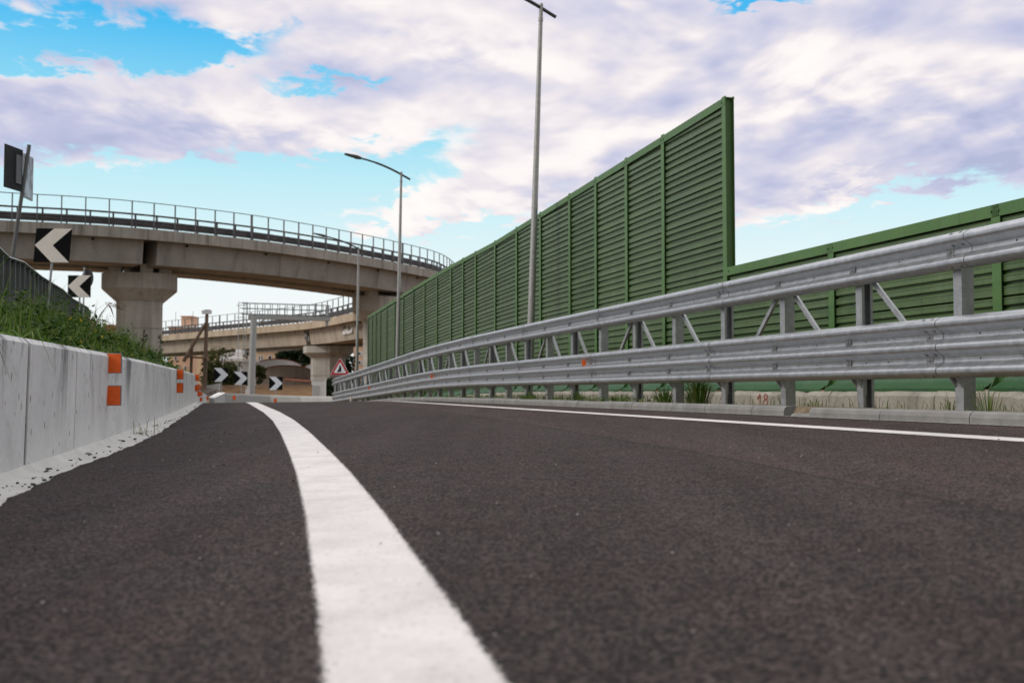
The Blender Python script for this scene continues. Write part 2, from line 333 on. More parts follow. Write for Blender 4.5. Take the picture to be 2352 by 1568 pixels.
# ------------------------------------------------------------------ mesh builder
class MB:
    def __init__(s): s.v, s.f, s.mi, s.sm, s.attr = [], [], [], [], []
    def add(s, vs, fs, mi=0, smooth=False, attr=None):
        o = len(s.v); s.v += [tuple(v) for v in vs]
        s.attr += list(attr) if attr is not None else [0.] * len(vs)
        for f in fs: s.f.append(tuple(i + o for i in f)); s.mi.append(mi); s.sm.append(smooth)
    def hexa(s, p, mi=0):   # p: 8 corners, bottom ring then top ring
        s.add(p, [(3, 2, 1, 0), (4, 5, 6, 7), (0, 1, 5, 4), (1, 2, 6, 5), (2, 3, 7, 6), (3, 0, 4, 7)], mi)
    def box(s, c, size, x=(1, 0, 0), mi=0, up=(0, 0, 1)):
        c, x, up = Vector(c), Vector(x).normalized(), Vector(up).normalized(); y = up.cross(x)
        a, b, h = x * size[0] / 2, y * size[1] / 2, up * size[2] / 2
        s.hexa([c-a-b-h, c+a-b-h, c+a+b-h, c-a+b-h, c-a-b+h, c+a-b+h, c+a+b+h, c-a+b+h], mi)
    def bar(s, p, q, w, h, mi=0, up=(0, 0, 1)):   # square bar p -> q
        p, q = Vector(p), Vector(q); t = (q - p).normalized(); u = Vector(up)
        if abs(t.dot(u)) > .97: u = Vector((1, 0, 0))
        sd_ = t.cross(u).normalized(); u = sd_.cross(t)
        a, b = sd_ * w / 2, u * h / 2
        s.hexa([p-a-b, p+a-b, q+a-b, q-a-b, p-a+b, p+a+b, q+a+b, q-a+b], mi)
    def tube(s, pts, r, n=8, mi=0, cap=True, smooth=True):
        pts = [Vector(p) for p in pts]; rs = r if isinstance(r, (list, tuple)) else [r] * len(pts)
        rings = []; u = None
        for i, p in enumerate(pts):
            t = (pts[min(i+1, len(pts)-1)] - pts[max(i-1, 0)]).normalized()
            if u is None:
                u = t.orthogonal().normalized()
            u = (u - t * u.dot(t)).normalized(); w = t.cross(u)
            rings.append([p + (u * math.cos(6.2832*k/n) + w * math.sin(6.2832*k/n)) * rs[i] for k in range(n)])
        vs = [v for r_ in rings for v in r_]; fs = []
        for i in range(len(pts) - 1):
            for k in range(n): fs.append((i*n+k, i*n+(k+1) % n, (i+1)*n+(k+1) % n, (i+1)*n+k))
        s.add(vs, fs, mi, smooth)
        if cap:
            s.add(rings[0], [tuple(reversed(range(n)))], mi); s.add(rings[-1], [tuple(range(n))], mi)
    def sweep(s, prof, frames, closed=True, mi=0, smooth=False, caps=True, attr=None):
        """prof: (a, b) pairs; frames: (origin, A, B)"""
        n = len(prof); vs = []
        for o, A, B in frames:
            o, A, B = Vector(o), Vector(A), Vector(B); vs += [o + A * a + B * b for a, b in prof]
        fs = []; m = n if closed else n - 1
        for i in range(len(frames) - 1):
            for k in range(m): fs.append((i*n+k, (i+1)*n+k, (i+1)*n+(k+1) % n, i*n+(k+1) % n))
        s.add(vs, fs, mi, smooth, None if attr is None else list(attr) * len(frames))
        if closed and caps:
            s.add(vs[:n], [tuple(range(n))], mi, False, attr); s.add(vs[-n:], [tuple(reversed(range(n)))], mi, False, attr)
    def prism(s, poly, o, A, B, N, t, mi=0):
        """flat polygon (a, b) in the plane o + A a + B b, thickness t along N"""
        o, A, B, N = Vector(o), Vector(A), Vector(B), Vector(N); n = len(poly)
        f = [o + A * a + B * b for a, b in poly]; k = [p + N * t for p in f]
        s.add(f + k, [tuple(reversed(range(n))), tuple(range(n, 2*n))] + [(i, (i+1) % n, n+(i+1) % n, n+i) for i in range(n)], mi)
    def build(s, name, mats, parent=None, attr=None, origin=None, fix=True):
        me = bpy.data.meshes.new(name)
        off = Vector((0, 0, 0)); p = parent
        while p is not None: off += p.location; p = p.parent
        loc = Vector(origin) if origin is not None else Vector((0, 0, 0))
        vs = [(v[0]-off.x-loc.x, v[1]-off.y-loc.y, v[2]-off.z-loc.z) for v in s.v]
        me.from_pydata(vs, [], s.f)
        for m in (mats if isinstance(mats, (list, tuple)) else [mats]): me.materials.append(M[m])
        me.polygons.foreach_set('material_index', s.mi); me.polygons.foreach_set('use_smooth', s.sm)
        if attr:
            a = me.attributes.new(attr, 'FLOAT', 'POINT'); a.data.foreach_set('value', s.attr)
        if fix:
            import bmesh
            b = bmesh.new(); b.from_mesh(me); bmesh.ops.recalc_face_normals(b, faces=b.faces); b.to_mesh(me); b.free()
        me.update()
        o = bpy.data.objects.new(name, me); C.objects.link(o); o.parent = parent
        if origin is not None: o.location = loc
        return o
def thing(name, label, cat, loc=(0, 0, 0), group=None):
    o = bpy.data.objects.new(name, None); C.objects.link(o); o.location = loc; o.empty_display_size = .2
    o['label'] = label; o['category'] = cat
    if group: o['group'] = group
    return o
def tag(o, label, cat, group=None, kind=None):
    o['label'] = label; o['category'] = cat
    if group: o['group'] = group
    if kind: o['kind'] = kind
    return o
def struct(o): o['kind'] = 'structure'; return o

def at(x, y, Y):
    """point at distance Y ahead, from its bearing and height measured in the photograph"""
    a, b, c = x - CX, F, CY - y
    yy = b * math.cos(PITCH) - c * math.sin(PITCH); zz = b * math.sin(PITCH) + c * math.cos(PITCH)
    return Vector((a / yy * Y, Y, EYE + zz / yy * Y))
def lerp(tab, t):
    if t <= tab[0][0]: return tab[0][1]
    for (a, va), (b, vb) in zip(tab, tab[1:]):
        if t <= b: return va + (vb - va) * (t - a) / (b - a)
    return tab[-1][1]

# ------------------------------------------------------------------ road geometry
SL = .286
def dip(Y):
    if Y < 23: return 0.
    if Y < 33: return .03 * (Y - 23) ** 2 / 20
    if Y < 60: return .15 + .03 * (Y - 33)
    return .96
def zr(X, Y):
    s = min(max(X + SL * Y, -1.8), 5.6); return (.036 - .001 * min(max(Y, 0), 26)) * (s - 2.6) + .06 - dip(Y)
def sp_(s, Y, dz=0.): X = s - SL * Y; return Vector((X, Y, zr(X, Y) + dz))
BAR = [(-6, -1.55), (0, -1.30), (5, -1.01), (6.9, -.90), (8.2, -.83), (11, -.72), (16.4, -.585), (20.3, -.50), (24.3, -.43), (34, -.50), (42, -.52), (50, -.28)]
EDGE = [(-6, -1.1), (0, -.95), (3.9, -.785), (5.2, -.765), (6.0, -.70), (7.5, -.585), (9.8, -.475), (13.5, -.42), (18, -.34), (25, -.25), (50, -.1), (64, .0)]
SEAM = [(-6, 1.9), (2.75, 2.13), (5.3, 2.45), (10, 2.85), (17, 3.26), (40, 3.5)]
LINE = [(-6, -.10), (0, .045), (1.5, .16), (2, .199), (2.5, .235), (3.26, .29), (4.75, .382), (6.2, .454), (8.8, .57), (11.9, .68), (15.6, .755), (20.6, .79), (30, .85), (62, .9)]
NT_ = Vector((-SL, 1, 0)).normalized(); NL = Vector((-1, -SL, 0)).normalized()   # along the road, and to its left
Z = Vector((0, 0, 1))

def ysteps(a, b, near=.12):
    out = [a]
    while out[-1] < b: out.append(min(b, out[-1] + max(near, abs(out[-1]) * (near if near < .03 else .03) * (.35 if near < .03 else 1))))
    return out
def build_road():
    mb = MB(); ys = ysteps(-6, 2.5, .1) + ysteps(2.5, 12, .022)[1:] + ysteps(12, 64, .06)[1:]
    ss = [0, .03, .1, .25, .5, .8, 1.1, 1.5, 2, 2.5, 3.03, 3.5, 4, 4.5, 5, 5.45]
    vs, at_ = [], []
    for Y in ys:
        e = lerp(EDGE, Y) + R.gauss(0, .0045) + .008 * math.sin(Y * 4.1) + .007 * math.sin(Y * 11.7)
        top = sp_(e, Y, .022); vs.append(sp_(e - .012, Y, -.02)); at_.append(e - lerp(SEAM, Y) + 3.03)
        for k, s in enumerate(ss):
            q = e + (5.47 - e) * s / 5.45
            vs.append(sp_(q, Y, .022 if k else .018)); at_.append(q - lerp(SEAM, Y) + 3.03)
    n = len(ss) + 1; fs = []
    for i in range(len(ys) - 1):
        for k in range(n - 1): fs.append((i*n+k, i*n+k+1, (i+1)*n+k+1, (i+1)*n+k))
    mb.add(vs, fs, 0, True, at_)
    return struct(mb.build('road', 'asphalt', attr='lateral'))
build_road()
def build_line(name, tab, w, y0, y1, far):
    mb = MB(); ys = ysteps(y0, y1, .1); off = [0, .12, .25, .5, .75, .88, 1.]; ed = [0, .55, 1, 1, 1, .55, 0]
    vs, a = [], []
    for Y in ys:
        l = tab(Y)
        for o, e in zip(off, ed): vs.append(sp_(l + w * o, Y, .026)); a.append(e)
    n = len(off)
    mb.add(vs, [(i*n+k, i*n+k+1, (i+1)*n+k+1, (i+1)*n+k) for i in range(len(ys)-1) for k in range(n-1)], 0, True, a)
    return struct(mb.build(name, 'paint', attr='edge'))
build_line('road_marking', lambda Y: lerp(LINE, Y) - .025, .295, -5, 50, 0)
build_line('road_marking', lambda Y: 4.08 + .006 * max(0, Y - 5), .24, -5, 50, 0)

# gutter : concrete apron between wall and asphalt
mb = MB(); vs = []; ys = ysteps(-6, 52, .2)
for Y in ys:
    b = lerp(BAR, Y); e = lerp(EDGE, Y)
    vs += [sp_(b - .06, Y, .06), sp_(b + .005, Y, .045), sp_(b + .045, Y, .012), sp_(b + .12, Y, 0), sp_(e + .25, Y, .004)]
mb.add(vs, [(i*5+k, i*5+k+1, (i+1)*5+k+1, (i+1)*5+k) for i in range(len(ys)-1) for k in range(4)], 0, True)
struct(mb.build('gutter', 'gutter'))

# ------------------------------------------------------------------ ground sheets
def bank_profile(Y):
    """left bank: guard rail foot on its crest (X, z)"""
    return lerp(RAILX, Y), lerp(RAILZ, Y)
up_pts = [at(0, 586, 16), at(38, 598, 20), at(83, 632, 25.5), at(136, 663, 36), at(160, 684, 44), at(196, 704, 58)]
RAILX = [(-8, 2.2 - .43*8 - .6), (8, up_pts[0].x + .41*8)] + [(p.y, p.x) for p in up_pts] + [(75, up_pts[-1].x - 6)]
RAILT = [(-8, 1.5), (8, 2.0)] + [(p.y, p.z) for p in up_pts] + [(75, 5.0)]
RAILZ = [(y, z - 1.38) for y, z in RAILT]
def barX(Y): return lerp(BAR, Y) - SL * Y
def bank_z(X, Y):
    b = barX(Y) - .18; rx, rz = bank_profile(Y); z0 = zr(barX(Y), Y) + .60
    if X > b: return z0
    t = min(1., (b - X) / max(.5, b - rx))
    t = t * t * (3 - 2 * t) * .55 + t * .45
    z = z0 + (max(rz, z0) - z0) * t
    if Y > 40: z = z + (0.2 - z) * min(1, (Y - 40) / 26) * (1 - t * .55)
    return z
mb = MB(); vs = []; ys = [-6 + i * .75 for i in range(104)]; N_ = 13
for Y in ys:
    b = barX(Y) - .19; rx, rz = bank_profile(Y); rx = min(rx, b - 1.0)
    xs = [b + (rx - b) * i / 8 for i in range(9)] + [rx - 1, rx - 3, rx - 7, rx - 14]
    for X in xs: vs.append((X, Y, bank_z(X, Y) + R.gauss(0, .025)))
mb.add(vs, [(i*N_+k, i*N_+k+1, (i+1)*N_+k+1, (i+1)*N_+k) for i in range(len(ys)-1) for k in range(N_-1)], 0, True)
struct(mb.build('embankment', 'soil'))
# verge between kerb and plinth
mb = MB(); vs = []; ys = ysteps(-6, 66, .3)
for Y in ys:
    for s, dz in ((5.20, -.06), (5.28, .085), (5.9, .085), (6.4, .068), (7.0, .05), (7.8, .04), (9.5, -.1), (14, -.4)):
        v = sp_(s, Y, dz + R.gauss(0, .006)); vs.append(v)
mb.add(vs, [(i*8+k, i*8+k+1, (i+1)*8+k+1, (i+1)*8+k) for i in range(len(ys)-1) for k in range(7)], 0, True)
struct(mb.build('verge', 'dirt'))
# kerb with joints and one broken-out stone
mb = MB()
prof = [(.0, -.06), (.0, .070), (.012, .098), (.035, .112), (.13, .114), (.13, -.06)]
Y = -4.38
while Y < 58:
    L = .96
    if not (8.97 < Y + .48 < 10.02):
        fr = [(sp_(5.16, y), -NL, Z) for y in (Y + .004, Y + L * .5, Y + L - .004)]
        jit = R.gauss(0, .003); fr = [(o + Z * jit, A, B) for o, A, B in fr]
        mb.sweep(prof, fr)
    elif Y + .48 < 9.52:
        mb.sweep(prof, [(sp_(5.16, y), -NL, Z) for y in (Y + .004, Y + .38)])
    else:
        mb.sweep([(a, b * .45) for a, b in prof], [(sp_(5.18, y), -NL, Z) for y in (Y - .2, Y + .32)])
        mb.sweep(prof, [(sp_(5.16, y), -NL, Z) for y in (Y + .4, Y + L - .004)])
    Y += L
struct(mb.build('kerb', 'kerb'))
mb = MB(); Y = 3.
while Y < 30:
    L = R.uniform(.03, .30); mb.add([sp_(5.16 - w_, y, .0275) for y in (Y, Y + L) for w_ in (.018 + R.random() * .010, .002)], [(0, 1, 3, 2)]); Y += L + R.uniform(.0, .03)
struct(mb.build('kerb_mortar', 'gutter'))
# terrain sheet far beyond
mb = MB(); xs = [-900, -300, -120, -60, -40, -30, -22, -14, -8, 0, 8, 14, 20, 40, 90, 300, 900]; ys = [-300, -60, -10, 0, 20, 40, 58, 66, 74, 80, 88, 96, 110, 140, 200, 400, 1500]
def tz(X, Y):
    if Y < 62: return -1.3
    if Y < 72: return -1.2
    return -1.2 + 1.45 * min(1, (Y - 72) / 14.)
vs = [(x, y, tz(x, y)) for y in ys for x in xs]; n = len(xs)
mb.add(vs, [(i*n+k, i*n+k+1, (i+1)*n+k+1, (i+1)*n+k) for i in range(len(ys)-1) for k in range(n-1)])
struct(mb.build('terrain', 'terrain'))
# dry grass field behind the far barrier
mb = MB(); vs = []; ys = [70 + i * 1.6 for i in range(40)]; xs = [-50 + i * 2. for i in range(42)]
for y in ys:
    for x in xs: vs.append((x, y, -.9 + 1.42 * min(1, (y - 70) / 15.) + R.gauss(0, .06) + (.0 if y < 90 else .1)))
n = len(xs); mb.add(vs, [(i*n+k, i*n+k+1, (i+1)*n+k+1, (i+1)*n+k) for i in range(len(ys)-1) for k in range(n-1)], 0, True)
struct(mb.build('dry_field', 'field'))

# ------------------------------------------------------------------ left concrete barrier
root = thing('concrete_barrier', 'long light grey concrete roadside wall with vertical joints, below the weedy bank', 'wall', sp_(-.8, 8))
H_B = .715
bprof = [(.0, .02), (.008, .45), (.012, .685), (-.018, H_B), (-.20, H_B + .006), (-.20, -.1), (0, -.1)]   # a = towards road
battr = [0., .6, .96, 1, 1, 0, 0]
Y = -5.3; k = 0
while Y < 49.5:
    L = 1.352; mb = MB(); jit = R.gauss(0, .0012)
    tw = R.gauss(0, .0012); yy = [Y + .016, Y + .040, Y + L * .5, Y + L - .040, Y + L - .016]
    fr = []
    for i, y in enumerate(yy):
        t = (sp_(lerp(BAR, y + .1), y + .1) - sp_(lerp(BAR, y - .1), y - .1)).normalized(); nr = Vector((t.y, -t.x, 0)).normalized()
        inset = (-.004 if i in (0, 4) else 0) + tw * (i - 2) / 2
        fr.append((sp_(lerp(BAR, y), y) + nr * (jit + inset), nr, Z))
    mb.sweep(bprof, fr, attr=battr)
    mb.build('panel', 'barrier', root, attr='updown'); Y += L
fil = MB()
fil.sweep([(-.009, .02), (.001, H_B - .04), (-.026, H_B - .012), (-.19, H_B - .02), (-.19, 0)], [(sp_(lerp(BAR, y), y), -NL, Z) for y in [-5.2 + i * 1.2 for i in range(46)]])
fil.build('joint_filler', 'hole', root)
def plate(mb, p, w, h, face=Vector((.0, -1, 0))):
    x = Vector((1, 0, 0))
    mb.box(p, (w + .012, .012, h + .012), x, 1); mb.box(p + face * .009, (w, .008, h), x, 0)
for (px, py1, py2, Yd, hh) in ((247, 834, 908, 8.2, .147), (403, 859.5, 890.5, 16.6, .147), (438.6, 867, 891, 25.2, .147), (450.8, 888, 904.5, 33, .147), (459.5, 904, 917, 41, .147), (476, 914, None, 49, .16)):
    for py in (py1, py2):
        if py is None: continue
        q = at(px, py, Yd); bx = barX(Yd)
        q.x = max(q.x, bx + .055); mb = MB(); plate(mb, q, .105, hh)
        mb.box(Vector(((q.x - .052 + bx) / 2 - .02, q.y + .012, q.z)), (abs(q.x - .04 - bx) + .02, .01, .05), mi=1)
        mb.build('reflector', ['orange', 'alu'], root)

# ------------------------------------------------------------------ guard rail on the right
GK = 6.12
TC = 52.5; P50 = Vector((GK - SL * TC, TC, 0)); NR = -NL; RC = 11.
def rpt(t, off=0.):
    """rail base point at station t; off to the road side"""
    if t <= TC:
        p = Vector((GK - SL * t, t, 0)); T = NT_; L = NL
    else:
        a = (t - TC) * 1.04 / RC
        p = P50 + NT_ * (RC * math.sin(a)) + NR * (RC * (1 - math.cos(a)))
        T = NT_ * math.cos(a) + NR * math.sin(a); L = Vector((-T.y, T.x, 0))
    base = zr(GK - SL * t, t) + (-.03 * (t - 60) if t > 60 else 0)
    return Vector((p.x, p.y, base)) + L * off, T, L
def wave(h, crests, amp=.083, hw=.084):
    pts = []; n = int(h / .0090)
    for i in range(n + 1):
        v = h * i / n; d0 = 0. if .03 < v < h - .03 else .018
        for c in crests:
            x = abs(v - c) / hw
            if x < 1:
                y = .5 + .5 * math.cos(math.pi * min(1., max(0., (x - .14) / .86)))
                d0 = max(d0, amp * y)
        pts.append((d0, v))
    return pts
Wp = wave(.31, (.058, .252)); Tp = wave(.508, (.058, .254, .450))
W0, T0 = 1.232, .345
root = thing('guard_rail', 'double galvanised steel crash barrier with diagonal braces along the right kerb', 'guard rail', sp_(GK, 9, .05))
def beam(name, prof, z0, t0, t1, valleys):
    mb = MB(); N = 9; lap = .22
    ts = [t0 - lap + (t1 - t0 + lap) * i / N for i in range(N + 1)] + [t0 + .02, t0 + .05]; ts = sorted(ts)
    full = prof + [(a - .004, b) for a, b in reversed(prof)]
    fr = []
    for t in ts:
        p, T, L = rpt(t); s = .006 if t < t0 + .03 else 0.
        fr.append((p + Z * z0 + L * s, L, Z))
    mb.sweep(full, fr, smooth=True)
    def surf(t, v, lift):
        p, T, L = rpt(t)
        a = min(prof, key=lambda q: abs(q[1] - v)); i = prof.index(a); q0, q1 = prof[max(0, i-1)], prof[min(len(prof)-1, i+1)]
        tv = Vector((0, 0, 0)) + L * (q1[0] - q0[0]) + Z * (q1[1] - q0[1]); nn = T.cross(tv).normalized()
        if nn.dot(L) < 0: nn = -nn
        return p + Z * (z0 + a[1]) + L * a[0] + nn * lift, T, nn
    def disc(t, v, r, lift, mi, th=.009):
        c, T, nn = surf(t, v, lift); u = nn.cross(T).normalized()
        top = [c + nn * th * .6 + (T * math.cos(k*.785) + u * math.sin(k*.785)) * r * .7 for k in range(8)]
        bot = [c + (T * math.cos(k*.785) + u * math.sin(k*.785)) * r for k in range(8)]
        mb.add(bot + top, [tuple(range(8, 16))] + [(k, (k+1) % 8, 8+(k+1) % 8, 8+k) for k in range(8)], mi)
    h = prof[-1][1]
    for v in valleys:
        for j in range(3):
            t = t0 + .02 + j * 1.33 if name == 'upper_beam' else t0 - .25 + (j + .0) * 1.33 + (.18 if j == 0 else 0)
            if name == 'lower_beam' and j == 0: t = t0 - .06
            c, T, nn = surf(t, v, .007); mb.box(c, (.085, .055, .008), T, 1, up=nn); disc(t, v, .019, .012, 1, .014)
        for dt in (.5, .82, 1.62, 1.95, 2.9, 3.35) if name == 'lower_beam' else (.68, 2.0, 3.3):
            disc(t0 + dt, v, .0085, .0015, 2, .001)
    sv = [.02, .11, .20, .29] if h < .4 else [.02, .112, .202, .306, .396, .488]
    for v in sv:
        for dt in (-.16, -.05): disc(t0 + dt, v, .017, .004, 1)
    return mb.build(name, ['galv', 'bolt', 'hole'], root)
DT = 1.33
for k in range(-2, 13):
    beam('upper_beam', Wp, W0, 8.62 + 3.99 * k, 8.62 + 3.99 * (k + 1), [.155])
for k in range(-2, 13):
    beam('lower_beam', Tp, T0, 8.97 + 3.99 * k, 8.97 + 3.99 * (k + 1), [.156, .352])
def cprof(w, dpt, th, lip):
    return [(-w/2, 0), (w/2, 0), (w/2, dpt), (w/2 - lip, dpt), (w/2 - lip, dpt - th), (w/2 - th, dpt - th), (w/2 - th, th), (-w/2 + th, th), (-w/2 + th, dpt - th), (-w/2 + lip, dpt - th), (-w/2 + lip, dpt), (-w/2, dpt)]
for k in range(-4, 38):
    t = 8.60 + DT * k
    mb = MB(); p, T, L = rpt(t, -.085)
    o = 1 if k % 2 == 0 else -1          # channel opens ahead or towards the camera
    base = p - T * (.045 * o) + Z * -.1
    mb.sweep(cprof(.12, .10, .007, .028), [(base, L, T * o), (base + Z * (W0 + .30 + .1), L, T * o)])
    q, T, L = rpt(t, -.015)
    if k > -3:
        q2 = q + Z * (T0 + .01) + T * .0
        mb.prism([(.075, .02), (-.06, .02), (-.06, -.16)], q2 - T * .04, L, Z, T, .012); mb.prism([(.075, .02), (-.06, .02), (-.06, -.16)], q2 + T * .04, L, Z, T, .012)
        mb.box(q + Z * (T0 + .25) + L * -.004, (.11, .022, .40), T)
        mb.box(q + Z * (W0 + .155) + L * -.004, (.11, .022, .2), T)
    mb.build('post', 'galv_post', root)
    ph = k % 3                            # 0 plain, 1 one brace, 2 two braces
    dirs = [] if ph == 0 else ([-1] if ph == 1 else [-1, 1])
    for s in dirs:
        a, _, La = rpt(t + s * .10, -.06); b, _, Lb = rpt(t + s * .64, -.06)
        m2 = MB(); m2.bar(a + Z * (W0 + .10), b + Z * (T0 + .47), .012, .05, up=(0, 0, 1)); m2.bar(a + Z * (W0 + .10) - La * .022, b + Z * (T0 + .47) - Lb * .022, .035, .012)
        m2.build('brace', 'galv_post', root)
for t, _ in ((17.05, 0), (28.9, 0), (40.5, 0)):
    p, T, L = rpt(t); mb = MB(); c = p + Z * (T0 + .355) + L * .055
    mb.prism([(.0, -.062), (.055, -.035), (.055, .035), (.0, .062)], c + Vector((-.05, 0, 0)), Vector((1.2, 0, 0)), Z, Vector((0, 1, 0)), .006)
    mb.build('reflector', 'orange', root)

# ------------------------------------------------------------------ plinth wall + noise barriers
WK = 8.0
def wpt(Y, off=0.): X = WK - SL * Y; return Vector((X, Y, zr(X, Y))) + NL * off
PZ = .235
def wavyplinth():
    mb = MB(); Y = -4.
    while Y < 55:
        L = 1.9; ys = [Y + .005] + [Y + L * (j + R.uniform(.2, .8)) / 14 for j in range(14)] + [Y + L - .005]
        prof0 = [(.34, -.1), (.32, PZ - .05), (.28, PZ), (.0, PZ), (0, -.1)]
        fr = [(wpt(y) + Z * (R.gauss(0, .006) - (R.uniform(.012, .03) if R.random() < .08 else 0)) + NL * R.gauss(0, .003), NL, Z) for y in ys]
        mb.sweep(prof0, fr); Y += L
    # red spray figures
    o = wpt(14.62, .331); A = -NT_
    def stroke(pts, w=.012):
        for (a, b), (c, d_) in zip(pts, pts[1:]): mb.bar(o + A * a + Z * b, o + A * c + Z * d_, w, .006, 1, up=NL)
    stroke([(-.19, .13), (-.11, .20), (-.12, .05)])
    ring = lambda cx, cy, rx, ry: [(cx + rx * math.cos(i * .628), cy + ry * math.sin(i * .628)) for i in range(11)]
    stroke(ring(.04, .165, .045, .035)); stroke(ring(.035, .085, .055, .045))
    return mb.build('plinth_wall', ['plinth', 'redpaint'])
tag(wavyplinth(), 'low chipped beige concrete wall under the green panels, weeds at its foot', 'wall')

TALLTOP = [(16, 4.95), (23.3, 4.74), (29.5, 4.56), (35, 4.54), (41, 4.44), (46, 4.30), (55, 4.10)]
def hprof(b, dp, tf, tw): return [(-b/2, 0), (b/2, 0), (b/2, tf), (tw/2, tf), (tw/2, dp - tf), (b/2, dp - tf), (b/2, dp), (-b/2, dp), (-b/2, dp - tf), (-tw/2, dp - tf), (-tw/2, tf), (-b/2, tf)]
def bay(root, y0, y1, topf, wave_p=.117, end_caps=True):
    """corrugated panel, cap rail and skirt between two posts"""
    zb = PZ + .02; prof = []
    zt0, zt1 = topf(y0), topf(y1); b0, b1 = wpt(y0).z + zb, wpt(y1).z + zb
    h = max(zt0 - b0, zt1 - b1) - .05; n = int(h / wave_p) + 1
    for i in range(n):
        z = i * wave_p
        if i % 4 == 0: prof += [(-.03, z), (-.03, z + .011), (.026, z + .012), (.026, z + .086), (.033, z + .090), (.031, z + .096), (-.010, z + .116)]
        else: prof += [(-.010, z + .014), (-.009, z + .027), (.024, z + .029), (.027, z + .036), (.026, z + .084), (.033, z + .090), (.031, z + .096), (-.010, z + .116)]
    mb = MB(); A, B = wpt(y0), wpt(y1); T = (B - A); T.z = 0
    y0i, y1i = y0 + .03, y1 - .03
    vs = []
    for y, zt, bb in ((y0i, zt0, b0), (y1i, zt1, b1)):
        o = wpt(y); 
        for a, z in prof: vs.append(Vector((o.x, o.y, 0)) + NL * a + Z * min(bb + z, zt - .04))
    m = len(prof); mb.add(vs, [(k, m + k, m + k + 1, k + 1) for k in range(m - 1)])
    # plain back sheet gives the panel its depth
    vs = [Vector((wpt(y).x, wpt(y).y, z)) + NL * a for y, z in ((y0i, b0), (y1i, b1), (y1i, zt1 - .04), (y0i, zt0 - .04)) for a in (-.10,)]
    mb.add(vs, [(0, 1, 2, 3)])
    mb.build('panel', 'green', root, fix=False)
    cp = MB(); ch = .125
    fr = []
    for y, zt in ((y0 - .055, zt0), (y1 + .045, zt1)):
        o = wpt(y); fr.append((Vector((o.x, o.y, zt - ch)), NL, Z))
    cp.sweep([(.062, 0), (.066, ch), (-.11, ch), (-.11, ch - .012), (.05, ch - .012), (.05, 0)], fr)
    for y, zt in ((y0 + .05, zt0), (y1 - .05, zt1)):
        o = wpt(y); c = Vector((o.x, o.y, zt - ch * .5)) + NL * .066; cp.tube([c, c + NL * .012], .013, 6)
    cp.build('cap_rail', 'green_post', root)
    sk = MB(); fr = []
    for y, bb in ((y0 + .05, b0), (y1 - .05, b1)):
        o = wpt(y); fr.append((Vector((o.x, o.y, bb)), NL, Z))
    sk.sweep([(.035, .15), (.039, .15), (.035 + .03, .085), (.20, .012), (.20, -.02), (.195, -.02), (.19, .008), (.06, .08)], fr)
    sk.build('skirt', 'green_skirt', root)
def wpost(root, y, zt, name='post'):
    mb = MB(); o = wpt(y); zb = o.z + PZ
    hp = hprof(.125, .15, .010, .008); o2 = Vector((o.x, o.y, 0)) + NL * .058
    mb.sweep(hp, [(o2 + Z * zb, NT_, -NL), (o2 + Z * zt, NT_, -NL)])
    mb.prism([(0, 0), (.12, 0), (0, .22)], o2 + Z * zb, NL, Z, NT_, .012)
    mb.build(name, 'green_post', root)
tall = thing('noise_barrier', 'tall green corrugated metal noise barrier ending in an open edge, behind two street lamps', 'noise barrier', wpt(30))
tys = [16.2, 18.43, 20.08, 21.7, 23.3, 25.4, 27.4, 29.5, 31.7, 33.3, 35.0, 37.2, 39.4, 41.6, 43.8, 45.9, 48.0, 49.8, 51.2, 52.4, 53.8]
tt = lambda y: lerp(TALLTOP, y)
for a, b in zip(tys, tys[1:]): bay(tall, a, b, tt)
for y in tys: wpost(tall, y, tt(y) + (.03 if y > 16.3 else .02))
low = thing('noise_barrier', 'low green corrugated noise barrier with wide top rail, right of the tall one', 'noise barrier', wpt(10))
lys = [2.0, 4.85, 7.7, 10.58, 13.42, 16.12]
lt = lambda y: 2.27
for a, b in zip(lys, lys[1:]): bay(low, a, b, lt)
for y in lys[:-1]: wpost(low, y, 2.255)

# ------------------------------------------------------------------ street lamps
LK = 6.55
def street_lamp(px, t, ztop, lean, label, head=True, armlen=1.62):
    p = Vector(((px - CX) / F * t, t, 0)); zb = zr(p.x, p.y) + .03
    root = thing('street_lamp', label, 'street lamp', (p.x, p.y, zb), 'street lamps behind the crash barrier')
    top = Vector((p.x + lean, p.y, ztop))
    q = lambda f: Vector((p.x, p.y, zb)).lerp(top, f)
    mb = MB(); mb.tube([q(0), q(.35), q(.7), q(1)], [.092, .078, .062, .045], 14)
    mb.tube([q(.96), q(.97)], [.056, .056], 14); mb.tube([q(1), q(1) + Z * .05], [.05, .045], 10)
    mb.build('pole', 'lamp', root)
    bp = MB(); bp.tube([q(0), q(.012)], .15, 12); bp.build('base_collar', 'lamp', root)
    D = Vector((-.97, -.24, 0)).normalized(); a = MB(); pts = []
    for i in range(13):
        s = -.36 + i / 12 * (armlen + .36); zz = .52 * s - .105 * s * s if s > 0 else .52 * s
        pts.append(top + Z * (zz - .05) + D * s)
    a.tube(pts, [.042] * 9 + [.036] * 4, 8); a.build('arm', 'lampdark', root)
    e = pts[-1]; hd = MB(); up = Vector((0, 0, 1)); tt_ = (pts[-1] - pts[-2]).normalized()
    sdv = tt_.cross(up).normalized(); u2 = sdv.cross(tt_)
    pr = [(-.02, .02), (.10, .05), (.22, .055), (.60, .03), (.66, .012), (.60, -.005), (.30, -.03), (.16, -.05), (-.02, -.02)]
    for w_, k_ in ((.13, 1.),): hd.prism([(a_, b_) for a_, b_ in pr], e - sdv * w_ , tt_, u2, sdv, 2 * w_)
    hd.build('lamp_head', 'lampdark', root)
    return root
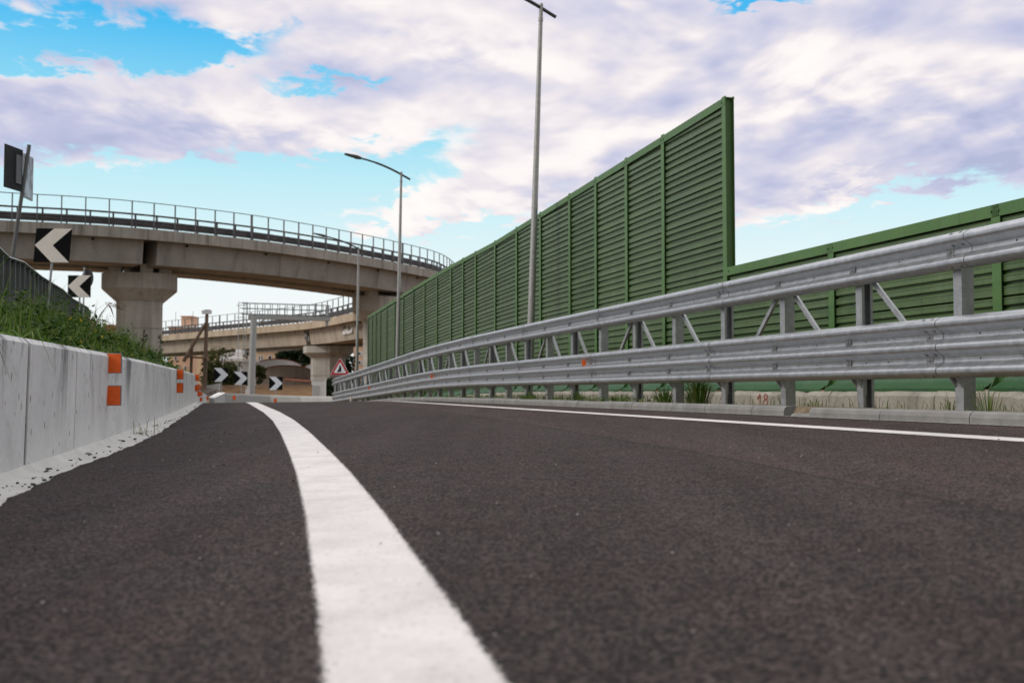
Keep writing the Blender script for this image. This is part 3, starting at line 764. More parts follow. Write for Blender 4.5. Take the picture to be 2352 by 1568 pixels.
street_lamp(1214, 24.0, at(1247, 14, 24).z, .30, 'tallest, nearest street lamp, its arm cut off by the top of the picture')
street_lamp(911, 41.5, at(920, 398, 41.5).z, .15, 'street lamp with curved arm in front of the far part of the green barrier')
street_lamp(819, 53, at(822, 569, 53).z, .06, 'small distant street lamp whose arm crosses the overpass railing')

# ------------------------------------------------------------------ overpasses
def path_frames(pts):
    """points along the near deck edge -> (point, inward normal, arc length)"""
    out = []; s = 0
    for i, p in enumerate(pts):
        t = (pts[min(i+1, len(pts)-1)] - pts[max(0, i-1)]).normalized(); n = Vector((-t.y, t.x, 0))
        if n.y < 0 and n.x > 0 and False: n = -n
        if i: s += (p - pts[i-1]).length
        out.append((p, n, s, t))
    return out
def resample(pts, step):
    # Catmull-Rom, then even spacing
    fine = []
    P = [pts[0]*2 - pts[1]] + pts + [pts[-1]*2 - pts[-2]]
    for i in range(1, len(P) - 2):
        for k in range(16):
            t = k / 16; a, b, c, d_ = P[i-1], P[i], P[i+1], P[i+2]
            fine.append(.5 * ((2*b) + (c - a)*t + (2*a - 5*b + 4*c - d_)*t*t + (3*b - a - 3*c + d_)*t**3))
    fine.append(pts[-1]); out = [fine[0]]; acc = 0
    for a, b in zip(fine, fine[1:]):
        L = (b - a).length
        while acc + L >= step:
            f = (step - acc) / L; a = a.lerp(b, f); out.append(a.copy()); L = (b - a).length; acc = 0
        acc += L
    return out
def overpass(name, label, pts, breaks, mats, width=10.5, fence=True, posts=1.7):
    fr = path_frames(pts); L = fr[-1][2]
    root = thing(name, label, 'overpass', (fr[len(fr)//2][0].x, fr[len(fr)//2][0].y, 0))
    def pos(s):
        for a, b in zip(fr, fr[1:]):
            if b[2] >= s:
                f = (s - a[2]) / (b[2] - a[2]); return a[0].lerp(b[0], f), a[1].lerp(b[1], f).normalized(), (b[0] - a[0]).normalized()
        return fr[-1][0], fr[-1][1], fr[-1][3]
    # fascia slabs: one precast edge element after another
    deck = MB(); deck.sweep([(.10, -.06), (.10, -.72), (.3, -.78), (1.6, -.62), (width - 1.6, -.62), (width - .3, -.78), (width, -.8), (width, 0), (.10, -.02)][::-1], [(p, n, Z) for p, n, s, t in fr])
    deck.build('deck', mats[1], root)
    fa = MB(); s = 0.
    while s < L - .5:
        e = min(L, s + 2.0); a, an, _ = pos(s + .012); b, bn, _ = pos(e - .012); j = R.gauss(0, .006)
        fa.sweep([(0 + j, -.86), (0 + j, 0), (.35, .02), (.35, -.02), (.16, -.05), (.16, -.86)], [(a, an, Z), (b, bn, Z)]); s = e
    fa.build('fascia', mats[0], root)
    # box girders between the breaks
    bs = [0] + breaks + [L]
    for s0, s1 in zip(bs, bs[1:]):
        n_ = max(2, int((s1 - s0) / 4)); mb = MB(); frames = []
        for i in range(n_ + 1):
            s = s0 + .58 + (s1 - s0 - 1.16) * i / n_; p, n, _ = pos(s); frames.append((p, n, Z))
        for o0 in (.75, 5.7):
            mb.sweep([(o0, -.64), (o0 + .42, -2.68), (o0 + 3.5, -2.68), (o0 + 3.95, -.64)], frames)
        o = frames[0]
        mb.build('girder', mats[1], root)
    for s in breaks:     # crossbeam in the shadowed gap
        p, n, t = pos(s); mb = MB(); mb.box(p + n * 6.4 + Z * -1.55, (.5, 6.2, 1.7), t); mb.build('crossbeam', mats[1], root)
    s = 3.
    while s < L - 2:
        if all(abs(s - q) > 1.2 for q in breaks):
            p, n, t = pos(s); c = p + n * .80 + Z * -.98; dr = MB(); dr.tube([c - n * .06, c + n * .1], .10, 8, smooth=False); dr.build('drain_hole', 'hole', root)
        s += 7.5
    if fence:
        k = 0; s = .4
        while s < L:
            p, n, t = pos(s); big = k % 12 == 6
            mb = MB(); w = .15 if big else .085
            mb.box(p + n * .16 + Z * 1.06, (w, w, 2.12), t); mb.build('fence_post', 'rail_mid', root)
            mb = MB(); q = p + n * .55 + t * .35; mb.box(q + Z * .58, (.13, .13, 1.16), t); mb.build('rail_post', 'rail_dark', root)
            s += posts; k += 1
            if k > 98: break
        f2 = [(p, n, Z) for p, n, s, t in fr]
        for nm, pr, mt in (('fence_top_rail', [(.12, 2.07), (.12, 2.12), (.2, 2.12), (.2, 2.07)], 'rail_mid'), ('tube_rail', [(.45, 1.08), (.45, 1.20), (.6, 1.20), (.6, 1.08)], 'rail_dark'),
                           ('crash_rail', [(.45, .16), (.45, .30), (.50, .33), (.45, .37), (.45, .50), (.50, .54), (.45, .57), (.45, .74), (.56, .74), (.56, .16)], 'rail_dark')):
            mb = MB(); mb.sweep(pr, f2); mb.build(nm, mt, root)
        # light mesh wires of the far parapet
        mb = MB(); mb.sweep([(width - .3, 0), (width - .3, .75), (width - .1, .75), (width - .1, 0)], f2); mb.build('far_parapet', 'rail_dark', root)
    return root, pos, L
ZD = 12.9
def deck_pt(x, y): 
    Y = (ZD - EYE) * F / (HZ - y) ; p = at(x, y, Y); p.z = ZD; return p
mp = [deck_pt(-420, 478), deck_pt(-200, 489), deck_pt(0, 503), deck_pt(180, 512), deck_pt(332, 523), deck_pt(530, 543), deck_pt(655, 559), deck_pt(797, 581), deck_pt(922, 604), deck_pt(1009, 624)]
l_ = mp[-1]; mp += [Vector((l_.x + 1.2, l_.y + 9, ZD)), Vector((l_.x + 1.2, l_.y + 19, ZD)), Vector((l_.x + .3, l_.y + 32, ZD))]
mpr = resample(mp, 1.5)
def s_at(pts, x, y):
    best, bs, s = 1e9, 0, 0
    for i, p in enumerate(pts):
        if i: s += (p - pts[i-1]).length
        d_ = abs((p.x / p.y) - (x - CX) / F)
        if d_ < best and p.y < 130: best, bs = d_, s
    return bs
br1 = s_at(mpr, 364, 0); br2 = s_at(mpr, 1003, 0)
over, mpos, mL = overpass('overpass', 'high curved concrete overpass with tall railing, crossing in front of the sky', mpr, [br1, br2], ('fascia', 'girder'))
def pier(label, c, half_cap, half_sh, ztop, zcap, zneck, zbase, yaw, m, depth=.72, pads=()):
    root = thing('bridge_pier', label, 'bridge pier', (c.x, c.y, zbase), 'concrete piers under the overpasses')
    ux = Vector((math.cos(yaw), math.sin(yaw), 0)); uy = Vector((-math.sin(yaw), math.cos(yaw), 0))
    o = Vector((c.x, c.y, 0))
    def octa(hw, hd, cut): return [(hw - cut, -hd), (hw, -hd + cut), (hw, hd - cut), (hw - cut, hd), (-hw + cut, hd), (-hw, hd - cut), (-hw, -hd + cut), (-hw + cut, -hd)]
    def loft(mb, rings):
        vs = [o + ux * a + uy * b + Z * z for pr, z in rings for a, b in pr]; fs = []
        for i in range(len(rings) - 1):
            for k in range(8): fs.append((i*8+k, i*8+(k+1) % 8, (i+1)*8+(k+1) % 8, (i+1)*8+k))
        fs += [tuple(range(8)), tuple(range((len(rings)-1)*8, len(rings)*8))]; mb.add(vs, fs)
    S = octa(half_sh, half_sh * depth, half_sh * .42); K = octa(half_cap, half_cap * depth, half_cap * .46)
    rings = [(S, zbase - 1)]; zz = zneck - 2.2; Sg = octa(half_sh - .05, half_sh * depth - .05, half_sh * .42); cuts = []
    while zz > zbase: cuts.append(zz); zz -= 2.2
    for zz in reversed(cuts): rings += [(S, zz - .03), (Sg, zz - .029), (Sg, zz + .029), (S, zz + .03)]
    mb = MB(); loft(mb, rings + [(S, zneck)]); mb.build('shaft', m, root)
    mb = MB(); S2 = octa(half_sh + .02, half_sh * depth + .02, half_sh * .42); loft(mb, [(S2, zneck - .12), (S2, zneck), (K, zcap), (K, ztop)]); cp = mb.build('cap', m, root)
    for a, b in pads:
        mb = MB(); mb.box(o + ux * a + uy * b + Z * (ztop + .36), (1.0, 1.0, .76), ux); mb.build('bearing_block', m, cp)
    return root
pc = at(321, 700, 86.5)
pier('thick bridge pier with flared cap, left under the high overpass', pc, 2.95, 1.80, at(0, 626, 84.5).z, at(0, 661, 84.5).z, at(0, 691, 84.8).z, 0, rad(18), 'pier', .75, ((-1.9, -1.2), (-1.9, 1.2), (.55, -1.5), (2.0, -1.0), (1.9, 1.2)))
pc2 = at(876, 700, 107.5)
pier('bridge pier of the high overpass, half hidden by the far end of the green barrier', pc2, 2.95, 1.80, at(0, 679, 105).z, at(0, 712, 105).z, at(0, 738, 105).z, 0, rad(38), 'pier', .75, ((-1.9, -1.2), (-1.9, 1.2), (1.9, -1.2), (1.9, 1.2)))
ZL = 8.5
def low_pt(x, y): Y = (ZL - EYE) * F / (HZ - y); p = at(x, y, Y); p.z = ZL; return p
lp = [low_pt(120, 792), low_pt(250, 781), low_pt(370, 770), low_pt(510, 757.5), low_pt(620, 748), low_pt(708, 739), low_pt(765, 728.5), low_pt(812, 718)]
lp += [lp[-1] + Vector((2.6, -.6, 0)), lp[-1] + Vector((6, 1.0, 0)), lp[-1] + Vector((14, 8, 0))]
lpr = resample(lp, 1.5)
lo, lpos, lL = overpass('overpass', 'lower beige concrete overpass with graffiti, passing behind the sign gantry', lpr, [s_at(lpr, 692, 0)], ('warm', 'warmg'), posts=2.2)
pc3 = at(754, 800, 130.5)
pier('squat bridge pier with flared cap, behind the white utility cabinet', pc3, 3.1, 2.1, at(0, 793.5, 128).z, at(0, 809, 128).z, at(0, 821, 128).z, 0, rad(-22), 'pier', .75, ((-.6, 1.2), (1.9, 1.2)))
# graffiti on the lower girder
def on_girder(x, z, lift=.02):
    s = s_at(lpr, x, 0); p, n, t = lpos(s); f = (z + .64) / (-2.14)
    return p + n * (.75 + .42 * f - lift) + Z * z, t, n
for x0, x1, z0, z1 in ((522, 540, -1.3, -1.8), (594, 610, -1.2, -2.3), (764, 790, -1.45, -2.0)):
    a, t, n = on_girder(x0, (z0 + z1) / 2); b, _, _ = on_girder(x1, (z0 + z1) / 2); c = (a + b) / 2; gr = MB()
    gr.box(c, ((b - a).length * .95, .02, abs(z1 - z0)), (b - a)); gr.build('paint_patch', 'gwhite', lo)
gr = MB()
for k in range(70):
    x = R.choice([R.uniform(512, 556), R.uniform(588, 612), R.uniform(620, 640), R.uniform(760, 806), R.uniform(560, 580)])
    z = R.uniform(-1.9, -1.2); a, t, n = on_girder(x, z, .05); pts = [a]
    for j in range(3): pts.append(pts[-1] + t * R.uniform(-.35, .35) + Z * R.uniform(-.3, .3))
    for p, q in zip(pts, pts[1:]):
        if (p - q).length > .05: gr.bar(p, q, .07, .02, 1 if k % 4 else 0, up=n)
gr.build('graffiti', ['gwhite', 'gdark'], lo)['kind'] = 'stuff'

# ------------------------------------------------------------------ far barrier with signs
fb = thing('concrete_barrier', 'low pale concrete barrier closing the road ahead, beneath the far chevrons', 'barrier', (-14, 67, -1))
fpts = [at(494, 914, 64), at(518, 902.5, 65.5), at(560, 904, 66), at(620, 907, 66.5), at(690, 909.5, 66), at(740, 910, 65), at(800, 911, 63.5), at(830, 912, 66)]
mb = MB(); fr = []
for i, p in enumerate(fpts):
    t = (fpts[min(i+1, len(fpts)-1)] - fpts[max(0, i-1)]); t.z = 0; t.normalize(); n = Vector((-t.y, t.x, 0))
    hgt = p.z + 1.5
    fr.append((Vector((p.x, p.y, -1.5)), n, Z * hgt))
mb.sweep([(0, 0), (.05, .94), (.09, 1), (.38, 1), (.40, 0)], fr); mb.build('wall', 'farwall', fb)
mb = MB(); a, b = fpts[0], fpts[1]; n = Vector((.0, 1, 0))
mb.prism([(0, 0), (1, 0), (1, .02), (0, .02)], a + Z * .01, b - a + Vector((0, .0, 0)), Z, Vector((-.9, 1.6, 0)), 1.0); mb.build('ramped_end', 'film', fb)
for px, py in ((538, 913), (632.6, 920)):
    q = at(px, py, 65.2); mb = MB(); plate(mb, q, .18, .26); mb.build('reflector', ['orange', 'alu'], fb)

def chevron(px, py, size_px, Yd, yaw, flip, label, group, pole_to, whitem, size=.9, lean=0.):
    c = at(px, py, Yd); ux = Vector((math.cos(yaw), math.sin(yaw), 0)); nn = Vector((ux.y, -ux.x, 0))     # faces the camera
    lx = math.sin(lean)
    up = (Z + ux * lx).normalized()
    root = thing('chevron_sign', label, 'chevron sign', (c.x, c.y, pole_to), group)
    h = size / 2; mb = MB()
    mb.prism([(-h, -h), (h, -h), (h, h), (-h, h)], c, ux, up, -nn, .03); mb.build('panel', 'black', root)
    s = -1 if flip else 1                    # s=-1: points left
    P = [(1, .5), (.5, 1), (0, 1), (.5, .5), (0, 0), (.5, 0)]
    P = [((a - .5) * s * size, (b - .5) * size) for a, b in P]
    mb = MB(); mb.prism(P, c + nn * .002, ux, up, nn, .004); mb.build('chevron', whitem, root)
    mb = MB(); f = c - nn * .07; mb.tube([Vector((f.x, f.y, 0)) + Z * pole_to + ux * (pole_to - f.z) * lx, f + up * h * .9], .033, 8); mb.build('pole', 'galv_post', root)
    return root
G1 = 'chevron signs pointing left on the bank'; G2 = 'chevron signs pointing right at the far bend'
chevron(121, 563.5, 77, 27.5, rad(8), True, 'largest black and white chevron sign, pointing left, on the bank', G1, 2.0, 'cream', .9, rad(4))
chevron(182, 657.5, 50, 42.5, rad(6), True, 'smaller left-pointing chevron sign beside the pier, a round sign behind it', G1, 2.6, 'cream', .9)
chevron(508, 860.5, 30, 70, rad(12), False, 'right-pointing chevron sign nearest the leaning wooden pole', G2, -1, 'white', .92, rad(-2))
chevron(553, 868.5, 29, 70.5, rad(8), False, 'right-pointing chevron sign just left of the gantry post', G2, -1, 'white', .9, rad(-2))
chevron(633.5, 880, 30, 68, rad(4), False, 'right-pointing chevron sign below the arched greenhouse', G2, -1, 'white', .86)
# merge warning triangle
c = at(781, 842, 66); root = thing('warning_sign', 'red and white triangular merge warning sign at the end of the crash barrier', 'road sign', (c.x, c.y, -.9))
def tri(s, r, n=4):
    pts = []; R0 = s / math.sqrt(3)
    for k in range(3):
        a = math.pi / 2 + k * 2.0944; cx, cy = (R0 - 2 * r) * math.cos(a), (R0 - 2 * r) * math.sin(a)
        for j in range(n + 1): b = a - 1.0472 + 2.0944 * j / n; pts.append((cx + r * math.cos(b), cy + r * math.sin(b)))
    return pts
X_, N2 = Vector((1, 0, 0)), Vector((0, -1, 0)); c0 = c - Z * .16
mb = MB(); mb.prism(tri(1.28, .06), c0, X_, Z, -N2, .03); mb.build('panel', 'white', root)
mb = MB(); mb.prism(tri(1.22, .05), c0 + N2 * .002, X_, Z, N2, .004); mb.build('red_border', 'red', root)
mb = MB(); mb.prism(tri(.80, .02), c0 + N2 * .009, X_, Z, N2, .004); mb.build('white_field', 'white', root)
mb = MB(); o = c0 + N2 * .016
for P in ([(-.06, -.16), (.08, -.16), (.08, .10), (.0, .28), (-.06, .16)], [(-.19, -.17), (-.11, -.19), (-.05, -.06), (-.05, .05), (-.11, -.03)], [(-.09, -.19), (-.04, -.19), (-.05, -.10)]):
    mb.prism(P, o, X_, Z, N2, .004)
mb.build('merge_arrow', 'black', root)
mb = MB(); mb.tube([(c.x, c.y + .07, -.95), (c.x, c.y + .07, c.z + .2)], .035, 8); mb.build('pole', 'galv_post', root)
# folded double sign on a leaning pole
pt, pb = at(67, 333, 18.2), at(14, 690, 18.2)
root = thing('double_sign', 'pair of square signs back to back on a leaning pole, at the left edge', 'road sign', pb)
mb = MB(); mb.tube([pb - (pt - pb) * .2, pt], .034, 10); mb.build('pole', 'rail_mid', root)
ax = (pt - pb).normalized()
def sign_leaf(ux, w, z0f, hgt, name, base, glossy):
    ux = Vector(ux).normalized(); o = pb + ax * z0f; nn = Vector((ux.y, -ux.x, 0)).normalized()
    if nn.dot(-o) < 0: nn = -nn          # the side seen from the road
    o = o + ux * .03
    mb = MB(); mb.prism([(0, 0), (w, 0), (w, hgt), (0, hgt)], o, ux, Z, nn, .02); ob = mb.build(name, base, root)
    m2 = MB(); o = o + nn * .022
    if glossy:
        m2.prism([(.03, .03), (w - .03, .03), (w - .03, hgt - .03), (.03, hgt - .03)], o, ux, Z, nn, .003); m2.build('face', 'glare_face', ob)
    else:
        
        m2.prism([(w * .12, .12), (w * .42, .12), (w * .42, hgt - .12), (w * .12, hgt - .12)], o, ux, Z, nn, .02); m2.build('bracket', 'rail_mid', ob)
m, t, b = mat('glossy_painted_glare'); oc = ocoord(t); nz = t.noise(t.mapping(oc, (2, 2, 1)), 3.5, 5, .6)
sz = t.n('ShaderNodeSeparateXYZ'); t.l(oc, sz.inputs[0])
t.l(t.ramp(nz, [(.42, (.08, .09, .10)), (.56, (.30, .38, .42)), (.7, (.42, .52, .57))]), b.inputs['Base Color']); b.inputs['Roughness'].default_value = .2; M['glare_face'] = m  # pale blue tones paint the glare on the sign face into its colour
sign_leaf((-.138, -.991, 0), .50, (at(50, 442, 18.2) - pb).length, .74, 'back_panel', 'signback', False)
sign_leaf((-.063, .997, 0), .42, (at(50, 452, 18.2) - pb).length, .78, 'front_panel', 'alu', True)
# round sign seen from behind
c = at(200, 640, 46); root = thing('round_sign', 'dark back of a round road sign, partly behind the smaller left chevron', 'road sign', (c.x, c.y, 2.8))
mb = MB(); mb.tube([c, c + Vector((.02, .03, 0))], .42, 20, smooth=False); mb.build('disc', 'signback', root)
mb = MB(); mb.tube([(c.x - .12, c.y - .03, 2.6), (c.x - .12, c.y - .03, c.z + .5)], .035, 8); mb.build('pole', 'galv_post', root)

# ------------------------------------------------------------------ guard rail on the upper road, seen from behind
root = thing('guard_rail', 'grey crash barrier seen from behind on top of the weedy left bank', 'guard rail', (lerp(RAILX, 24), 24, lerp(RAILZ, 24)))
def upr(y): return Vector((lerp(RAILX, y), y, lerp(RAILT, y)))
ys = [8 + i * 1.0 for i in range(56)]
mb = MB(); fr = []
for y in ys:
    t = (upr(y + .5) - upr(y - .5)).normalized(); n = Vector((t.y, -t.x, 0)).normalized(); fr.append((upr(y), n, Z))
mb.sweep([(-.03, -.06), (.0, -.02), (.02, 0), (.13, -.01), (.14, -.03), (.02, -.05)], fr); mb.build('top_rail', 'galv_post', root)
mb = MB(); mb.sweep([(a - .10, b - .46) for a, b in Wp] + [(a - .105, b - .46) for a, b in reversed(Wp)], fr, smooth=True); mb.build('beam', 'rail_dark', root)
y = 8.4
while y < 62:
    p = upr(y); t = (upr(y + .5) - upr(y - .5)).normalized(); n = Vector((t.y, -t.x, 0)).normalized()
    mb = MB(); b0 = p - Z * 1.8 + n * .05
    mb.sweep(cprof(.12, .10, .008, .03), [(b0, n, t), (p - Z * .03 + n * .05, n, t)])
    mb.box(p - Z * .30 + n * .02, (.24, .05, .44), t); mb.build('post', 'rail_mid', root); y += 1.35

# ------------------------------------------------------------------ gantry
YG = 78.
g0 = at(576.5, 906, YG); root = thing('sign_gantry', 'grey cantilever sign gantry with railed walkway and caged ladder', 'gantry', (g0.x, g0.y, g0.z - .3))
gt = at(583, 727, YG)
mb = MB(); mb.tube([Vector((g0.x, YG, g0.z - .5)), Vector((gt.x, YG, gt.z))], [.27, .24], 16); mb.build('post', 'gantry', root)
mb = MB()
for k in range(6):
    a = k * 1.047; dv = Vector((math.cos(a), math.sin(a), 0)); bb = Vector((g0.x, YG, g0.z - .45))
    mb.prism([(.25, 0), (.52, 0), (.27, .6)], bb + dv.cross(Z) * -.012, dv, Z, dv.cross(Z), .025)
mb.box(Vector((g0.x, YG, g0.z - .47)), (1.2, 1.2, .05)); mb.build('base_plate', 'gantry', root)
A0, A1 = at(571, 727, YG), at(757, 732, YG + 2.5)
mb = MB(); mb.bar(A0, A1, .5, .36); tdir = (A1 - A0).normalized()
mb.bar(A1 - tdir * .2 + Z * .95, A1 - tdir * .2 - Z * .55, .2, .2); mb.bar(gt - Z * .6 + Vector((.2, 0, 0)), gt + Vector((.9, .1, -.12)), .1, .12); mb.build('arm', 'gantry', root)
mb = MB(); nrm = Vector((0, 1, 0))
for off in (-.35, .35):
    for zz in (.2, .62, 1.02): mb.bar(A0 + nrm * off + Z * zz + Vector((-.6, 0, 0)), A1 + nrm * off + Z * (zz), .035, .035)
    for i in range(12): q = A0.lerp(A1, i / 11); mb.bar(q + nrm * off + Z * .1, q + nrm * off + Z * 1.02, .04, .04)
mb.build('handrail', 'rail_mid', root)
mb = MB(); lx0 = at(548, 800, YG).x; lx1 = at(566, 800, YG).x; zt = A0.z + 1.1
for xx in (lx0, (lx0 + lx1) / 2 + .1, lx1): mb.tube([(xx, YG - .1, at(0, 862, YG).z if xx < lx1 else g0.z), (xx, YG - .1, zt)], .03, 6)
for i in range(18): z = g0.z + .3 + i * .38; mb.bar((lx0 + .3, YG - .1, z), (lx1 + .02, YG - .1, z), .025, .025)
for z in (A0.z - 2.2, A0.z - 1.2, A0.z - .1, A0.z + .8): mb.tube([(lx0, YG - .1, z), (lx0, YG - .6, z), (lx1, YG - .6, z), (lx1, YG - .1, z)], .025, 5)
for z in (A0.z - .7, A0.z - 2.6): mb.bar((lx1, YG - .1, z), (gt.x, YG, z), .05, .05)
mb.build('ladder', 'gantry', root)
mb = MB(); q = at(569, 902, YG - .5); mb.box(q, (.3, .2, .5)); mb.box(q + Z * .3, (.12, .1, .4)); mb.build('control_box', 'cab', root)

# ------------------------------------------------------------------ wooden utility pole
YP = 80.; p0, p1 = at(469, 908, YP), at(475.5, 716, YP)
root = thing('utility_pole', 'leaning wooden utility pole with strut and twin floodlights, left of the chevrons', 'utility pole', (p0.x, p0.y, p0.z - .4))
mb = MB(); mb.tube([p0 - Z * .8, p0.lerp(p1, .5), p1], [.17, .15, .12], 10); mb.build('pole', 'wood', root)
mb = MB(); mb.tube([at(475, 740, YP) + Vector((0, -.1, 0)), at(421, 830, YP - .4)], [.11, .15], 8); mb.build('strut', 'wood', root)
mb = MB(); mb.tube([at(430, 819, YP - .3), at(474, 822, YP - .2)], .08, 6); mb.tube([at(441, 790, YP), at(438, 870, YP)], .12, 8); mb.build('crossbar', 'wood', root)
mb = MB(); mb.bar(at(469, 712, YP), at(483, 712, YP), .06, .06); mb.build('bracket', 'rail_mid', root)
for x in (470, 481):
    q = at(x, 717, YP); mb = MB(); mb.prism([(-.17, -.14), (.17, -.14), (.2, .14), (-.2, .14)], q, X_, Z, N2, .16); mb.build('floodlight', 'cab', root)
mb = MB(); mb.tube([at(473, 825, YP - .3), at(470, 860, YP - .5), at(463, 890, YP - .6), at(455, 903, YP - .8)], .025, 5); mb.build('cable', 'hole', root)

# ------------------------------------------------------------------ cabinet, walls, posts
c0, c1 = at(717, 911, 74), at(746, 872, 74); w = c1.x - c0.x
root = thing('utility_cabinet', 'white and grey utility cabinet at the foot of the squat pier', 'cabinet', (c0.x + w / 2, 74, -.6))
mb = MB(); mb.box((c0.x + w / 2, 74.3, (c1.z - .8) / 2), (w, .5, c1.z + .8)); mb.box((c0.x + w / 2, 74.3, c1.z + .02), (w + .06, .58, .05)); mb.build('body', 'cab', root)
mb = MB(); mb.box((c0.x + w * .28, 74.03, c1.z - .95), (w * .5, .04, 1.1)); mb.build('door', 'cabd', root)
p, q = at(470, 886, 84), at(503, 880, 82)
mb = MB(); mb.hexa([(p.x, 84, -.6), (q.x, 82, -.6), (q.x, 82.4, -.6), (p.x, 84.4, -.6), (p.x, 84, p.z), (q.x, 82, q.z), (q.x, 82.4, q.z), (p.x, 84.4, p.z)])
tag(mb.build('retaining_wall', 'farwall'), 'short grey concrete wall end between wooden pole and first far chevron', 'wall')
mb = MB()
for k in range(160):
    a = at(R.uniform(470, 500), R.uniform(894, 908), R.uniform(76, 80)); s = R.uniform(.04, .16)
    mb.box(a, (s, s * R.uniform(.5, 1), s * .8), (R.uniform(-1, 1), R.uniform(-1, 1), .1))
tag(mb.build('rubble', 'rubble'), 'heap of grey broken stone at the wooden pole foot', 'rubble', None, 'stuff')
for px, nm in ((806, 'white-topped marker post under the far end of the crash barrier, left of a pair'), (824.5, 'white-topped marker post under the far end of the crash barrier, right of a pair')):
    q = at(px, 921, 44.5); root = thing('marker_post', nm, 'marker post', (q.x, q.y, q.z - .3), 'marker posts behind the crash barrier')
    mb = MB(); mb.tube([q - Z * .3, q + Z * .12], [.05, .045], 10); mb.build('post', 'cab', root)
    mb = MB(); mb.tube([q + Z * .12, q + Z * .18], [.05, .02], 10); mb.build('cap', 'ochre', root)

# ------------------------------------------------------------------ buildings
def house(name, label, x0, x1, ytop, Yd, wallm, roofm, windows, depth=9., roof=.0, zbase=-1., flat=True, group=None, extra=None):
    a, b = at(x0, ytop, Yd), at(x1, ytop, Yd); cx = (a.x + b.x) / 2; w = b.x - a.x; zt = a.z
    root = thing(name, label, 'building', (cx, Yd, zbase), group)
    mb = MB(); mb.box((cx, Yd + depth / 2, (zt + zbase) / 2), (w, depth, zt - zbase)); mb.build('wall', wallm, root)
    mb = MB()
    if flat: mb.box((cx, Yd + depth / 2, zt + .16), (w + .6, depth + .6, .3))
    else: mb.prism([(-w/2 - .4, 0), (w/2 + .4, 0), (w/2 - w*.2, roof), (-w/2 + w*.2, roof)], (cx, Yd - .4, zt), X_, Z, Vector((0, 1, 0)), depth + .8)
    rf = mb.build('roof', roofm, root)
    for (wx, wy, ww, wh) in windows:
        q = at(wx, wy, Yd); s = Yd / F; mb = MB()
        for dx_, dz_, sx, sz_ in ((0, wh*s/2 + .06, ww*s + .24, .12), (0, -wh*s/2 - .06, ww*s + .24, .12), (-ww*s/2 - .06, 0, .12, wh*s), (ww*s/2 + .06, 0, .12, wh*s)):
            mb.box((q.x + dx_, Yd - .03, q.z + dz_), (sx, .12, sz_))
        f = mb.build('window', 'pale', root); mb = MB(); mb.box((q.x, Yd - .01, q.z), (ww * s, .04, wh * s)); mb.build('pane', 'pane', f)
    if extra: extra(root, rf, cx, w, zt, Yd)
    return root
def white_top(root, rf, cx, w, zt, Yd):
    mb = MB(); mb.box((cx + w * .1, Yd + 3, zt + .7), (w * .62, 4, 1.0)); mb.build('roof_room', 'film', root)
house('house', 'small orange house with one dark window, right of the gantry post', 588, 634, 806, 200, 'ochre', 'tile', [(620, 823, 5.5, 11), (596, 822, 2.2, 9), (602, 822, 2.2, 9)], 10, extra=white_top)
def ant(root, rf, cx, w, zt, Yd):
    mb = MB(); mb.box((cx + w * .1, Yd + 4, zt + 1.4), (w * .42, 5, 2.6)); mb.box((cx + w * .1, Yd + 4, zt + 2.8), (w * .46, 5.4, .2)); mb.build('roof_room', 'ochre2', root)
    for dx_ in (-.35, .32): 
        mb = MB(); mb.tube([(cx + w * dx_, Yd + 2, zt), (cx + w * dx_, Yd + 2, zt + 4)], .05, 5); mb.build('antenna', 'rail_mid', rf)
house('apartment_block', 'distant pink apartment block with a roof room, rising above the lower overpass', 388, 448, 752, 250, 'ochre2', 'pale', [(404 + i * 22, 845 - j * 22, 4, 8) for i in range(2) for j in range(2)], 14, extra=ant)
house('apartment_block', 'orange block seen under the lower overpass, left of the leaning pole', 452, 545, 800, 230, 'ochre', 'tile', [(470 + i * 30, 832, 6, 9) for i in range(3)], 12)
house('apartment_block', 'tall orange block between lamp pole and pier at the far end of the green barrier', 812, 846, 790, 165, 'ochre2', 'tile', [(826, 812, 4, 6), (835, 812, 4, 6), (826, 832, 4, 6), (835, 832, 4, 6), (826, 852, 4, 6)], 10)
house('house', 'red tiled roof just left of the thick pier, above the weeds', 236, 268, 758, 190, 'ochre2', 'tile', [(246, 768, 4, 5)], 10, 1.0, -1., False)
def vil(root, rf, cx, w, zt, Yd):
    mb = MB(); mb.box((cx, Yd + .1, zt + .62), (w * 1.02, .25, .7)); mb.box((cx + w * .2, Yd + 2, zt + 1.1), (w * .25, 1.5, .5)); mb.build('parapet', 'film', root)
    mb = MB(); mb.prism([(0, 0), (w * .34, 0), (w * .34, 1.5), (w * .12, 1.3)], (cx + w * .16, Yd - 1.2, zt - 2.6), X_, Z, Vector((0, 1, 0)), 1.0); mb.build('buttress', 'farwall', root)
house('villa', 'low white house with a parapet above the shrubs, left of the gantry ladder', 504, 556, 830, 112, 'pale', 'pale', [(516, 846, 5, 7), (531, 846, 5, 7)], 6, extra=vil)
